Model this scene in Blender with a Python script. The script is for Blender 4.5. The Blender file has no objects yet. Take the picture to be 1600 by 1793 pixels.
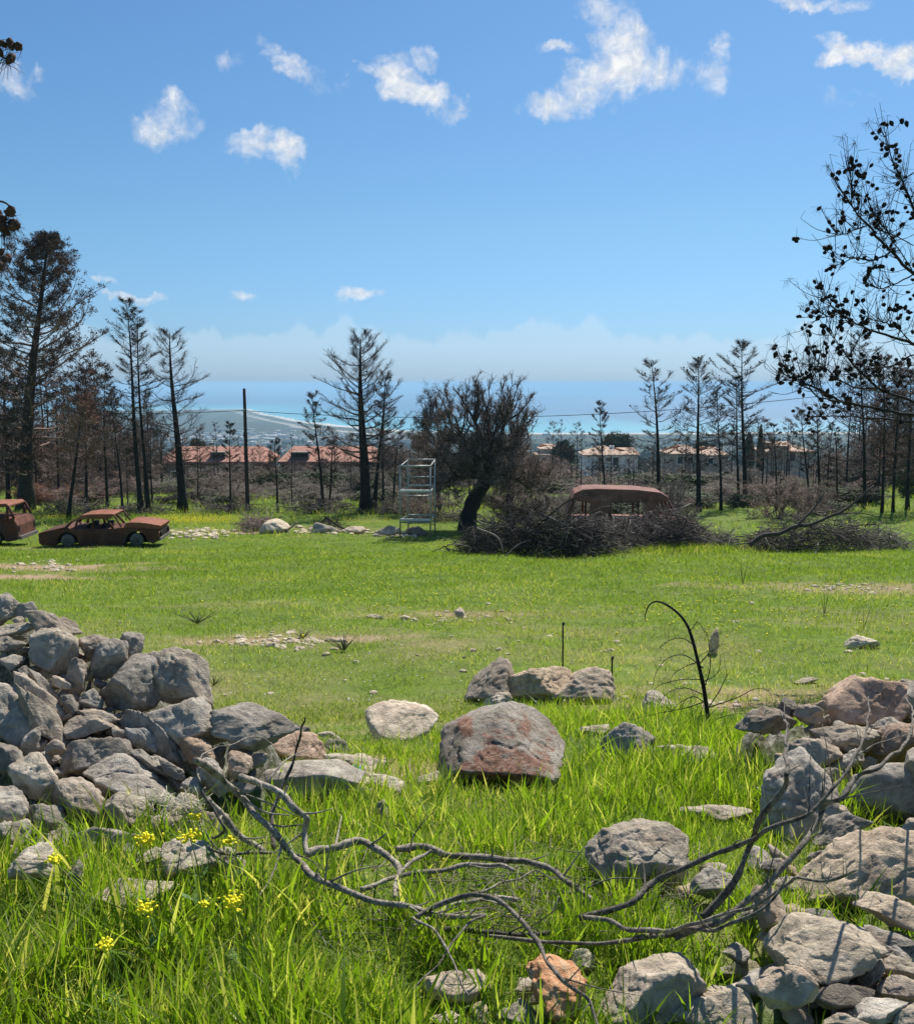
import bpy, bmesh, math, random
import numpy as np
from mathutils import Vector, Matrix, noise
random.seed(7); RNG = np.random.default_rng(7)
scene = bpy.context.scene
COL = scene.collection
R = math.radians
# ------------------------------------------------------------------ camera
F = 1733.0; PITCH = 7.37
cam = bpy.data.cameras.new('camera'); cam_o = bpy.data.objects.new('camera', cam); COL.objects.link(cam_o)
cam.sensor_fit = 'HORIZONTAL'; cam.sensor_width = 36; cam.lens = 36*F/1600
cam.clip_start = 0.05; cam.clip_end = 400000
cam_o.location = (0, 0, 0); cam_o.rotation_euler = (R(90-PITCH), 0, 0)
scene.camera = cam_o
# ------------------------------------------------------------------ sun, sky, exposure
SUN_AZ, SUN_EL = 24.0, 50.0          # azimuth to the right of the view (+Y), elevation
sun = bpy.data.lights.new('sun', 'SUN'); sun.energy = 4.8; sun.angle = R(0.53); sun.color = (1, .955, .88)
sun_o = bpy.data.objects.new('sun', sun); COL.objects.link(sun_o)
sd = Vector((math.sin(R(SUN_AZ))*math.cos(R(SUN_EL)), math.cos(R(SUN_AZ))*math.cos(R(SUN_EL)), math.sin(R(SUN_EL))))
sun_o.rotation_euler = sd.to_track_quat('Z', 'Y').to_euler(); sun_o.location = (0, 0, 60)
scene.view_settings.view_transform = 'Standard'; scene.view_settings.look = 'None'
scene.view_settings.exposure = 0.42; scene.view_settings.gamma = 1
scene.cycles.use_denoising = True
scene.cycles.max_bounces = 8; scene.cycles.transparent_max_bounces = 8; scene.cycles.volume_bounces = 1

def ray(u, v):
    p = R(PITCH); x = (u-800)/F; y = -(v-896.5)/F
    d = np.array([x, math.cos(p)+y*math.sin(p), -math.sin(p)+y*math.cos(p)])
    return d/d[1]
def P(u, v, d): return ray(u, v)*d

class NT:
    def __init__(s, tree): s.t = tree; s.n = tree.nodes; s.l = tree.links
    def add(s, kind, **kw):
        n = s.n.new(kind)
        ins = kw.pop('ins', {})
        for k, v in kw.items(): setattr(n, k, v)
        for k, v in ins.items():
            sock = n.inputs[k]
            if isinstance(v, bpy.types.NodeSocket): s.l.new(v, sock)
            else: sock.default_value = v
        return n
    def math(s, op, a, b=0.0, clamp=False, c=None):
        ins = {0: a, 1: b}
        if c is not None: ins[2] = c
        return s.add('ShaderNodeMath', operation=op, use_clamp=clamp, ins=ins).outputs[0]
    def vm(s, op, a, b=(0, 0, 0)):
        return s.add('ShaderNodeVectorMath', operation=op, ins={0: a, 1: b})
    def noise(s, vec, scale, detail=4, rough=.55, dist=0.0, lac=2.0):
        return s.add('ShaderNodeTexNoise', ins={'Vector': vec, 'Scale': scale, 'Detail': detail, 'Roughness': rough, 'Distortion': dist, 'Lacunarity': lac}).outputs[0]
    def ramp(s, fac, stops, interp='LINEAR'):
        n = s.add('ShaderNodeValToRGB', ins={0: fac}); r = n.color_ramp; r.interpolation = interp
        while len(r.elements) < len(stops): r.elements.new(.5)
        for e, (p, c) in zip(r.elements, stops):
            e.position = p; e.color = (*c, 1) if len(c) == 3 else c
        return n.outputs[0]
    def mix(s, fac, a, b, mode='MIX'):
        n = s.add('ShaderNodeMix', data_type='RGBA', blend_type=mode)
        for i, v in ((0, fac), (6, a), (7, b)):
            if isinstance(v, bpy.types.NodeSocket): s.l.new(v, n.inputs[i])
            else: n.inputs[i].default_value = (*v, 1) if isinstance(v, tuple) and len(v) == 3 else v
        return n.outputs[2]
    def mrange(s, v, a, b, c=0.0, d=1.0, smooth=True):
        return s.add('ShaderNodeMapRange', interpolation_type='SMOOTHSTEP' if smooth else 'LINEAR', ins={0: v, 1: a, 2: b, 3: c, 4: d}).outputs[0]

world = bpy.data.worlds.new('World'); scene.world = world; world.use_nodes = True
w = NT(world.node_tree); w.n.clear()
sky = w.add('ShaderNodeTexSky', sky_type='NISHITA', sun_disc=False, sun_elevation=R(SUN_EL), sun_rotation=R(SUN_AZ), altitude=200, air_density=1.0, dust_density=.6, ozone_density=2.2)
geo = w.add('ShaderNodeTexCoord').outputs['Generated']
sep = w.add('ShaderNodeSeparateXYZ', ins={0: geo})
yy = w.math('MAXIMUM', sep.outputs[1], .02)
plane = w.add('ShaderNodeCombineXYZ', ins={0: w.math('DIVIDE', sep.outputs[0], yy), 1: 0.0, 2: w.math('DIVIDE', sep.outputs[2], yy)}).outputs[0]
wob = w.add('ShaderNodeTexNoise', ins={'Vector': plane, 'Scale': 26.0, 'Detail': 5.0, 'Roughness': .6})
wv = w.vm('SCALE', w.vm('SUBTRACT', wob.outputs[1], (.5, .5, .5)).outputs[0]); wv.inputs[3].default_value = .055
pw = w.vm('ADD', plane, wv.outputs[0]).outputs[0]
# each cloud: centre (u,v), half sizes in the photo's pixels, tilt in degrees, opacity
CL = [(20,135,42,30,-20,.8),(288,222,38,32,0,1.0),(335,210,45,18,-25,.5),(430,250,40,10,5,.55),(450,245,22,18,20,.8),(505,262,34,22,-5,1.05),(495,108,42,17,-32,1),(520,135,24,14,-30,.9),(545,140,45,16,-10,.45),
 (390,103,32,12,-20,.45),(705,140,48,24,-25,1.1),(755,170,40,20,-18,1.05),(735,110,26,16,-10,.8),(645,125,28,9,-5,.7),(960,180,42,20,8,1.05),(1020,170,50,24,12,1.1),(1040,140,62,28,20,1.1),(1105,120,62,36,15,1.15),(1075,60,26,40,-8,.95),(1060,12,38,24,-10,1.1),(1115,45,28,16,-30,.75),(975,85,26,9,-8,.8),
 (1195,118,45,15,-10,.8),(1245,130,34,24,30,1.0),(1268,85,14,22,-15,.9),(1520,92,62,17,-6,1.2),(1575,110,48,18,-14,1.25),(1460,100,24,9,5,.9),(1500,172,42,15,0,.7),(1440,0,80,10,0,.8),(1150,130,52,26,0,.95),
 (238,525,40,7,0,.8),(185,491,24,6,0,.4),(430,519,24,10,8,.85),(633,514,30,12,0,.9)]
tot = None
for (u, v, a, b, t, op) in CL:
    c = ray(u, v); ra, rb = a/F, b/F
    df = w.vm('SUBTRACT', pw, (c[0], 0, c[2])).outputs[0]
    ct, st = math.cos(R(t)), math.sin(R(t))
    x = w.vm('DOT_PRODUCT', df, (ct/ra, 0, st/ra)).outputs['Value']
    z = w.vm('DOT_PRODUCT', df, (-st/rb, 0, ct/rb)).outputs['Value']
    r2 = w.math('ADD', w.math('MULTIPLY', x, x), w.math('MULTIPLY', z, z))
    bl = w.math('MULTIPLY', w.math('SUBTRACT', 1.0, w.math('MULTIPLY', r2, .34), clamp=True), op)
    tot = bl if tot is None else w.math('MAXIMUM', tot, bl)
n1 = w.noise(plane, 16, 9, .58, .9)
n2 = w.noise(plane, 75, 6, .65, .8)
nn = w.math('ADD', w.math('MULTIPLY', n1, .86), w.math('MULTIPLY', n2, .14))
den = w.math('ADD', tot, w.math('MULTIPLY', w.math('SUBTRACT', nn, .5), 3.0))
den = w.mrange(den, .20, 1.42, 0, 1.0)
den = w.math('MULTIPLY', den, w.mrange(tot, .02, .3))
# cumulus bank low over the sea
bx = w.add('ShaderNodeTexNoise', ins={'Vector': w.vm('MULTIPLY', plane, (1, 0, .35)).outputs[0], 'Scale': 24.0, 'Detail': 6.0, 'Roughness': .5}).outputs[0]
zz = w.add('ShaderNodeSeparateXYZ', ins={0: plane}).outputs[2]
top = w.math('ADD', .054, w.math('MULTIPLY', w.math('SUBTRACT', bx, .5), .08))
bank = w.mrange(w.math('SUBTRACT', top, zz), -.002, .007, 0, 1)
bank = w.math('MULTIPLY', bank, w.mrange(zz, -.005, .045, .35, 1.0))
edge = w.math('MULTIPLY', bank, .27)
skyc = w.mix(1.0, sky.outputs[0], w.ramp(w.mrange(zz, 0, .42, 0, 1, False), [(0, (.49, .75, 1.34)), (.12, (.52, .79, 1.20)), (.35, (.58, .87, 1.08)), (1, (.59, .91, 1.14))]), 'MULTIPLY')
c1 = w.mix(edge, skyc, (7.6, 9.0, 10.2, 1))
shade = w.mix(w.mrange(n2, .35, .7), (7.4, 7.9, 8.6, 1), (10.2, 10.2, 10.2, 1))
c2 = w.mix(den, c1, shade)
bg = w.add('ShaderNodeBackground', ins={0: c2, 1: .072})
w.add('ShaderNodeOutputWorld', ins={0: bg.outputs[0]})

# ------------------------------------------------------------------ helpers
def tag(o, label=None, cat=None, group=None, kind=None):
    if label: o['label'] = label
    if cat: o['category'] = cat
    if group: o['group'] = group
    if kind: o['kind'] = kind
    return o
def empty(name, loc, label, cat, group=None, rz=0):
    o = bpy.data.objects.new(name, None); COL.objects.link(o); o.empty_display_size = .2
    o.location = loc; o.rotation_euler = (0, 0, rz); return tag(o, label, cat, group)
def mesh_np(name, V, faces, smooth=True, mats=(), midx=None):
    """V (n,3); faces: list of int arrays (m,k)"""
    me = bpy.data.meshes.new(name)
    V = np.asarray(V, np.float32); me.vertices.add(len(V)); me.vertices.foreach_set('co', V.ravel())
    loops = np.concatenate([np.asarray(f).ravel() for f in faces]).astype(np.int32)
    tot_ = np.concatenate([np.full(len(f), np.asarray(f).shape[1]) for f in faces]).astype(np.int32)
    st_ = np.concatenate([[0], np.cumsum(tot_)[:-1]]).astype(np.int32)
    me.loops.add(len(loops)); me.loops.foreach_set('vertex_index', loops)
    me.polygons.add(len(tot_)); me.polygons.foreach_set('loop_start', st_); me.polygons.foreach_set('loop_total', tot_)
    me.polygons.foreach_set('use_smooth', np.full(len(tot_), smooth))
    for m in mats: me.materials.append(m)
    if midx is not None: me.polygons.foreach_set('material_index', np.asarray(midx, np.int32))
    me.update(calc_edges=True); return me
def obj(name, me, parent=None, loc=(0, 0, 0)):
    o = bpy.data.objects.new(name, me); COL.objects.link(o); o.location = loc
    if parent: o.parent = parent
    return o
def copy_tree(o, parent=None):
    c = o.copy(); COL.objects.link(c); c.parent = parent
    for ch in list(o.children): copy_tree(ch, c)
    return c
class MB:
    """collects geometry for one mesh object"""
    def __init__(s): s.V = []; s.Q = []; s.T = []; s.n = 0; s.mq = []; s.mt = []
    def add(s, V, Q=None, T=None, m=0):
        V = np.asarray(V, float)
        if Q is not None and len(Q): s.Q.append(np.asarray(Q)+s.n); s.mq.append(np.full(len(Q), m))
        if T is not None and len(T): s.T.append(np.asarray(T)+s.n); s.mt.append(np.full(len(T), m))
        s.V.append(V); s.n += len(V)
    def tubes(s, Pt, Rd, m=5, cap=True, mat=0):
        """Pt (n,k,3) paths, Rd (n,k) radii"""
        Pt = np.asarray(Pt, float); Rd = np.asarray(Rd, float)
        if Pt.ndim == 2: Pt = Pt[None]; Rd = Rd[None]
        n, k, _ = Pt.shape
        T = np.gradient(Pt, axis=1); T /= np.linalg.norm(T, axis=2, keepdims=True)+1e-9
        mean = (Pt[:, -1]-Pt[:, 0]); ax = np.argmin(np.abs(mean), axis=1); ref = np.eye(3)[ax][:, None, :]
        A = np.cross(T, ref); A /= np.linalg.norm(A, axis=2, keepdims=True)+1e-9; B = np.cross(T, A)
        an = np.arange(m)*2*np.pi/m
        V = Pt[:, :, None]+Rd[:, :, None, None]*(A[:, :, None]*np.cos(an)[None, None, :, None]+B[:, :, None]*np.sin(an)[None, None, :, None])
        idx = np.arange(n*k*m).reshape(n, k, m); nx = np.roll(idx, -1, axis=2)
        Q = np.stack([idx[:, :-1], nx[:, :-1], nx[:, 1:], idx[:, 1:]], -1).reshape(-1, 4)
        Tt = None
        if cap and m >= 3:
            a = idx[:, 0]; b = idx[:, -1]
            Tt = np.concatenate([np.stack([np.repeat(a[:, :1], m-2, 1), a[:, 2:], a[:, 1:-1]], -1).reshape(-1, 3),
                                 np.stack([np.repeat(b[:, :1], m-2, 1), b[:, 1:-1], b[:, 2:]], -1).reshape(-1, 3)])
        s.add(V.reshape(-1, 3), Q, Tt, mat)
    def box(s, c, d, M=None, mat=0):
        c = np.array(c, float); h = np.array(d, float)/2
        V = np.array([[x, y, z] for x in (-1, 1) for y in (-1, 1) for z in (-1, 1)])*h
        if M is not None: V = V@np.asarray(M).T
        s.add(V+c, [[0, 1, 3, 2], [4, 6, 7, 5], [0, 4, 5, 1], [2, 3, 7, 6], [0, 2, 6, 4], [1, 5, 7, 3]], None, mat)
    def bar(s, a, b, r, m=6, mat=0): s.tubes(np.array([[a, b]], float), np.array([[r, r]]), m, True, mat)
    def blobs(s, C, S, mat=0):
        """small faceted lumps: C (n,3), S (n,3) half sizes"""
        V0 = np.array([[0, 0, 1], [.8, 0, .35], [-.1, .85, .3], [-.8, -.1, .2], [.1, -.8, .35], [.55, .55, -.4], [-.6, .5, -.45], [-.45, -.6, -.4], [.6, -.5, -.35], [0, 0, -1]], float)
        T0 = np.array([[0, 1, 2], [0, 2, 3], [0, 3, 4], [0, 4, 1], [1, 5, 2], [2, 5, 6], [2, 6, 3], [3, 6, 7], [3, 7, 4], [4, 7, 8], [4, 8, 1], [1, 8, 5], [9, 6, 5], [9, 7, 6], [9, 8, 7], [9, 5, 8]])
        C = np.asarray(C, float); n = len(C)
        if n == 0: return
        S = np.broadcast_to(np.asarray(S, float), (n, 3))
        q = RNG.normal(size=(n, 4)); q /= np.linalg.norm(q, axis=1, keepdims=True); w_, x, y, z = q.T
        M = np.stack([1-2*(y*y+z*z), 2*(x*y-z*w_), 2*(x*z+y*w_), 2*(x*y+z*w_), 1-2*(x*x+z*z), 2*(y*z-x*w_), 2*(x*z-y*w_), 2*(y*z+x*w_), 1-2*(x*x+y*y)], 1).reshape(n, 3, 3)
        V = np.einsum('nij,nvj->nvi', M, V0[None]*S[:, None])+C[:, None]
        T = (T0[None]+(np.arange(n)*10)[:, None, None]).reshape(-1, 3)
        s.add(V.reshape(-1, 3), None, T, mat)
    def quads_at(s, C, size, mat=0, tri=False):
        """random little leaf faces"""
        C = np.asarray(C, float); n = len(C)
        if n == 0: return
        a = RNG.normal(size=(n, 3)); a /= np.linalg.norm(a, axis=1, keepdims=True)
        b = np.cross(a, RNG.normal(size=(n, 3))); b /= np.linalg.norm(b, axis=1, keepdims=True)
        sz = np.asarray(size)*np.ones(n); a *= sz[:, None]; b *= (sz*.35)[:, None]
        V = np.stack([C-a, C-b*1.0, C+a, C+b*1.0], 1).reshape(-1, 3)
        s.add(V, np.arange(4*n).reshape(n, 4), None, mat)
    def build(s, name, mats, parent=None, smooth=True, loc=(0, 0, 0)):
        if not isinstance(mats, (list, tuple)): mats = [mats]
        fs = []; mi = []
        if s.Q: fs.append(np.concatenate(s.Q)); mi.append(np.concatenate(s.mq))
        if s.T: fs.append(np.concatenate(s.T)); mi.append(np.concatenate(s.mt))
        me = mesh_np(name, np.concatenate(s.V), fs, smooth, mats, np.concatenate(mi))
        return obj(name, me, parent, loc)
def prism(poly, y0, y1, bev=0.0):
    """side profile polygon (x,z) extruded along y as a bmesh"""
    bm = bmesh.new(); vs = [bm.verts.new((x, y0, z)) for x, z in poly]; f = bm.faces.new(vs)
    r = bmesh.ops.extrude_face_region(bm, geom=[f])
    for v_ in r['geom']:
        if isinstance(v_, bmesh.types.BMVert): v_.co.y = y1
    bmesh.ops.recalc_face_normals(bm, faces=bm.faces)
    if bev: bmesh.ops.bevel(bm, geom=[e for e in bm.edges if e.calc_face_angle(0) > .3], offset=bev, segments=2, affect='EDGES', profile=.6)
    return bm
def bm_obj(name, bm, mat, parent=None, loc=(0, 0, 0), smooth=False):
    me = bpy.data.meshes.new(name); bm.to_mesh(me); bm.free(); me.materials.append(mat)
    if smooth: me.polygons.foreach_set('use_smooth', np.full(len(me.polygons), True))
    return obj(name, me, parent, loc)

# ------------------------------------------------------------------ materials
def mat(name):
    m = bpy.data.materials.new(name); m.use_nodes = True; t = NT(m.node_tree); t.n.clear()
    return m, t
def finish(t, col, rough=.9, bump=None, bstr=.5, bdist=.02, spec=.2, trans=None, metal=0.0):
    p = t.add('ShaderNodeBsdfPrincipled', ins={'Roughness': rough, 'Specular IOR Level': spec, 'Metallic': metal})
    if isinstance(col, bpy.types.NodeSocket): t.l.new(col, p.inputs['Base Color'])
    else: p.inputs['Base Color'].default_value = (*col, 1)
    if bump is not None:
        b = t.add('ShaderNodeBump', ins={'Height': bump, 'Strength': bstr, 'Distance': bdist}); t.l.new(b.outputs[0], p.inputs['Normal'])
    out = p.outputs[0]
    if trans:
        tr = t.add('ShaderNodeBsdfTranslucent'); fac, tc = trans
        if isinstance(tc, bpy.types.NodeSocket): t.l.new(tc, tr.inputs[0])
        else: tr.inputs[0].default_value = (*tc, 1)
        out = t.add('ShaderNodeMixShader', ins={0: fac, 1: out, 2: tr.outputs[0]}).outputs[0]
    t.add('ShaderNodeOutputMaterial', ins={0: out})
def plain(name, col, var=.25, scale=8, rough=.85, bump=.3, spec=.2, metal=0.0, bdist=.01):
    m, t = mat(name); g = t.add('ShaderNodeNewGeometry').outputs['Position']
    n = t.noise(g, scale, 6, .6)
    lo = tuple(c*(1-var) for c in col); hi = tuple(min(1, c*(1+var)) for c in col)
    finish(t, t.ramp(n, [(.3, lo), (.7, hi)]), rough, n, bump, bdist, spec, metal=metal); return m
def rock_material():
    m, t = mat('limestone'); g = t.add('ShaderNodeNewGeometry').outputs['Position']
    oi = t.add('ShaderNodeObjectInfo')
    g = t.vm('ADD', g, t.vm('MULTIPLY', oi.outputs['Location'], (7.3, 3.1, 5.7)).outputs[0]).outputs[0]
    a = t.noise(g, 5, 8, .65, .3); b = t.noise(g, 22, 8, .7, .5); c = t.noise(g, 90, 5, .7)
    col = t.ramp(a, [(.28, (.31, .262, .205)), (.5, (.51, .445, .355)), (.72, (.71, .635, .52))])
    col = t.mix(t.mrange(b, .36, .66, .0, 1), t.mix(.5, col, (.13, .115, .10)), col)
    col = t.mix(t.math('MULTIPLY', t.mrange(b, .56, .68), .55), col, (.50, .475, .43))       # pale lichen
    sp = t.math('MULTIPLY', t.mrange(t.noise(g, 60, 5, .8), .61, .70), .5)
    col = t.mix(sp, col, (.07, .065, .058))                                                   # black lichen specks
    ru = t.math('MULTIPLY', t.mrange(t.noise(g, 7, 5, .6, .8), .56, .70), .38)
    col = t.mix(ru, col, (.36, .25, .17))                                                    # ochre stain
    col = t.mix(1.0, col, oi.outputs['Color'], 'MULTIPLY')
    v = t.add('ShaderNodeTexVoronoi', feature='DISTANCE_TO_EDGE', ins={'Vector': t.vm('ADD', g, t.vm('SCALE', t.add('ShaderNodeTexNoise', ins={'Vector': g, 'Scale': 6.0}).outputs[1]).outputs[0]).outputs[0], 'Scale': 9.0}).outputs[0]
    h = t.math('ADD', t.math('MULTIPLY', b, .9), t.math('MULTIPLY', c, .38))
    h = t.math('ADD', h, t.math('MULTIPLY', t.mrange(v, 0, .05), .10))
    finish(t, col, .93, h, .85, .020, .15); return m
M = {}
M['rock'] = rock_material()
def orange_rock():
    m, t = mat('orange_breccia'); g = t.add('ShaderNodeNewGeometry').outputs['Position']
    a = t.noise(g, 26, 8, .7, .4); b = t.noise(g, 120, 4, .7)
    col = t.ramp(a, [(.3, (.46, .19, .09)), (.5, (.78, .40, .20)), (.68, (.85, .60, .38))])
    finish(t, col, .92, t.math('ADD', a, t.math('MULTIPLY', b, .4)), 1, .022, .15); return m
M['orange_rock'] = orange_rock()
def boulder_mat():
    m, t = mat('rust_stained_limestone'); tc = t.add('ShaderNodeTexCoord'); g = tc.outputs['Object']
    a = t.noise(g, 5, 8, .65, .3); b = t.noise(g, 24, 8, .7, .5); c = t.noise(g, 95, 5, .7)
    col = t.ramp(a, [(.28, (.20, .165, .125)), (.5, (.36, .305, .24)), (.72, (.60, .53, .44))])
    col = t.mix(t.math('MULTIPLY', t.mrange(b, .55, .68), .6), col, (.46, .44, .40))
    # broken red face low on the side towards the gap, and a patch near the top left
    def spot(c0, s):
        d = t.vm('MULTIPLY', t.vm('SUBTRACT', g, c0).outputs[0], s)
        return t.vm('LENGTH', d.outputs[0]).outputs['Value']
    s1 = t.math('SUBTRACT', 1.15, t.math('ADD', spot((.05, -.16, -.06), (4.6, .8, 6.8)), t.math('MULTIPLY', t.math('SUBTRACT', t.noise(g, 9, 7, .7), .5), 3.2)))
    s2 = t.math('SUBTRACT', 1.0, t.math('ADD', spot((-.16, -.05, .14), (20, 2, 26)), t.math('MULTIPLY', t.math('SUBTRACT', a, .5), 2.6)))
    s3 = t.math('SUBTRACT', 1.0, t.math('ADD', spot((-.30, -.1, -.17), (18, 2, 9)), t.math('MULTIPLY', t.math('SUBTRACT', a, .5), 1.5)))
    mk = t.mrange(t.math('MAXIMUM', s1, t.math('MAXIMUM', s2, s3)), -.05, .3)
    rc = t.ramp(b, [(.35, (.12, .06, .042)), (.5, (.30, .145, .095)), (.68, (.52, .35, .26))])
    col = t.mix(t.math('MULTIPLY', mk, .9), col, rc)
    col = t.mix(t.math('MULTIPLY', t.mrange(t.noise(g, 50, 4, .8), .6, .68), .6), col, (.07, .065, .058))
    h = t.math('ADD', t.math('MULTIPLY', b, .9), t.math('MULTIPLY', c, .4))
    finish(t, col, .93, h, 1, .03, .15); return m
M['boulder'] = boulder_mat()
def ground_mat():
    m, t = mat('meadow_ground'); g = t.add('ShaderNodeNewGeometry').outputs['Position']
    def at(n): return t.add('ShaderNodeAttribute', attribute_name=n).outputs['Fac']
    n0 = t.noise(g, .35, 5, .6); n1 = t.noise(g, 3, 7, .65); n2 = t.noise(g, 16, 6, .7)
    col = t.ramp(n1, [(.3, (.06, .10, .014)), (.5, (.11, .17, .02)), (.7, (.17, .225, .04))])
    col = t.mix(t.math('MULTIPLY', t.mrange(n0, .45, .65), .5), col, (.15, .17, .05))
    soil = t.ramp(n2, [(.3, (.16, .105, .062)), (.5, (.34, .235, .14)), (.72, (.52, .40, .27))])
    col = t.mix(at('soil'), col, soil)
    sn = t.noise(g, .012, 6, .7)
    scrub = t.ramp(t.noise(g, .04, 7, .72), [(.3, (.035, .045, .022)), (.5, (.085, .09, .045)), (.72, (.19, .165, .105))])
    col = t.mix(at('scrub'), col, scrub)
    plainc = t.ramp(t.noise(t.vm('MULTIPLY', g, (1, .35, 1)).outputs[0], .004, 7, .7), [(.3, (.025, .04, .03)), (.45, (.06, .065, .05)), (.55, (.05, .065, .035)), (.72, (.17, .15, .11))])
    col = t.mix(at('plain'), col, plainc)
    col = t.mix(at('sand'), col, (.62, .57, .48))
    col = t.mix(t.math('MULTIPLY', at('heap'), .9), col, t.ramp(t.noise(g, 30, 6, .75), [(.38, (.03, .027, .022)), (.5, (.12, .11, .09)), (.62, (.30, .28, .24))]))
    finish(t, col, .95, t.math('ADD', n1, t.math('MULTIPLY', n2, .6)), .6, .05, .1); return m
M['ground'] = ground_mat()
def sea_mat():
    m, t = mat('sea_water'); g = t.add('ShaderNodeNewGeometry').outputs['Position']
    a = t.add('ShaderNodeAttribute', attribute_name='shallow').outputs['Fac']
    col = t.mix(a, (.022, .085, .175), (.10, .42, .47))
    n = t.noise(t.vm('MULTIPLY', g, (.3, 1, 1)).outputs[0], .0035, 5, .6)
    col = t.mix(t.math('MULTIPLY', t.mrange(n, .4, .65), .35), col, (.05, .16, .27))
    finish(t, col, .38, t.noise(g, .05, 5, .6), .35, 1.0, .35); return m
M['sea'] = sea_mat()
def grass_mat(name, cols, tcol, tfac=.45, rough=.5, spec=.25):
    m, t = mat(name); r = t.add('ShaderNodeAttribute', attribute_name='rnd').outputs['Fac']
    g = t.add('ShaderNodeNewGeometry').outputs['Position']; n = t.noise(g, .8, 4, .6)
    f = t.math('ADD', t.math('MULTIPLY', r, .65), t.math('MULTIPLY', n, .45))
    col = t.ramp(f, [(i/(len(cols)-1)*.7+.15, c) for i, c in enumerate(cols)])
    tc = t.mix(1.0, col, tcol, 'MULTIPLY')
    finish(t, col, rough, trans=(tfac, tc), spec=spec); return m
M['tall_grass'] = grass_mat('tall_grass', [(.05, .095, .010), (.085, .155, .012), (.125, .215, .014), (.17, .27, .02), (.36, .37, .14)], (2.35, 2.2, .95), .54, .42, .4)
M['meadow'] = grass_mat('meadow_grass', [(.07, .125, .012), (.11, .185, .016), (.155, .24, .022), (.22, .28, .045), (.42, .38, .20)], (2.3, 2.2, 1.0), .42, .55, .2)
M['char'] = plain('charred_bark', (.030, .027, .026), .5, 14, .9, .8)
M['bark'] = plain('scorched_bark', (.060, .048, .042), .5, 14, .9, .8)
M['twig_grey'] = plain('dead_twigs_grey', (.26, .225, .19), .35, 5, .9, .3)
M['twig_brown'] = plain('dead_twigs_brown', (.27, .20, .165), .35, 3, .9, .3)
M['twig_red'] = plain('scorched_needles', (.24, .125, .085), .4, 3, .9, .3)
M['twig_dark'] = plain('burnt_twigs', (.085, .068, .060), .4, 5, .9, .3)
M['cone'] = plain('burnt_cones', (.022, .018, .018), .4, 20, .9, .3)
M['needle_dark'] = plain('burnt_needles', (.095, .058, .045), .5, 2, .9, .2)
M['leaf_green'] = plain('evergreen_leaves', (.040, .065, .028), .45, 1.5, .8, .3)
M['leaf_olive'] = plain('olive_leaves', (.085, .105, .05), .4, 2, .8, .3)
def driftbark():
    m, t = mat('weathered_branch_bark'); g = t.add('ShaderNodeNewGeometry').outputs['Position']
    a = t.noise(g, 18, 6, .7, .5); b = t.noise(g, 90, 6, .75)
    col = t.ramp(a, [(.30, (.10, .082, .064)), (.43, (.32, .275, .22)), (.55, (.52, .46, .375)), (.75, (.72, .65, .54))])
    col = t.mix(t.math('MULTIPLY', t.mrange(b, .38, .55, 1, 0), .75), col, (.06, .050, .042))
    col = t.mix(1.0, col, t.add('ShaderNodeObjectInfo').outputs['Color'], 'MULTIPLY')
    finish(t, col, .8, t.math('ADD', t.math('MULTIPLY', a, .5), b), .9, .004, .25); return m
M['branch'] = driftbark()
def rust_mat(name, dark, mid, hi, scale=2.2):
    m, t = mat(name); tc = t.add('ShaderNodeTexCoord').outputs['Object']
    a = t.noise(tc, scale, 8, .65, .5); b = t.noise(tc, 14, 6, .7); s = t.noise(t.vm('MULTIPLY', tc, (6, 6, .7)).outputs[0], 1.5, 5, .6)
    col = t.ramp(t.math('ADD', t.math('MULTIPLY', a, .7), t.math('MULTIPLY', s, .3)), [(.32, dark), (.5, mid), (.66, hi)])
    col = t.mix(t.math('MULTIPLY', t.mrange(b, .58, .7), .55), col, (.24, .20, .17)); col = t.mix(t.math('MULTIPLY', t.mrange(t.noise(tc, 1.4, 6, .7), .52, .66), .8), col, (.085, .06, .05))
    finish(t, col, .8, b, .4, .01, .25); return m
M['rust_car'] = rust_mat('rusted_car_metal', (.05, .020, .013), (.12, .042, .024), (.20, .078, .045))  # rust tones, with shade of the saloon's near side put into the colour
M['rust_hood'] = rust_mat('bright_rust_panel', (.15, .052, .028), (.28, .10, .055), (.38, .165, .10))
M['rust_van'] = rust_mat('pink_rust_panel', (.13, .055, .042), (.24, .105, .08), (.34, .18, .145))
M['black'] = plain('soot_black', (.014, .013, .013), .3, 6, .8, .2)
M['steel'] = plain('bare_wheel_steel', (.17, .155, .14), .4, 12, .6, .3, .4, .5)
M['galv'] = plain('galvanised_tube', (.34, .35, .335), .3, 9, .5, .2, .5, .35)
M['galv_tread'] = plain('worn_pale_plank', (.60, .60, .57), .2, 6, .7, .3)
HAZE_D = 1.4e-4
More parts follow.
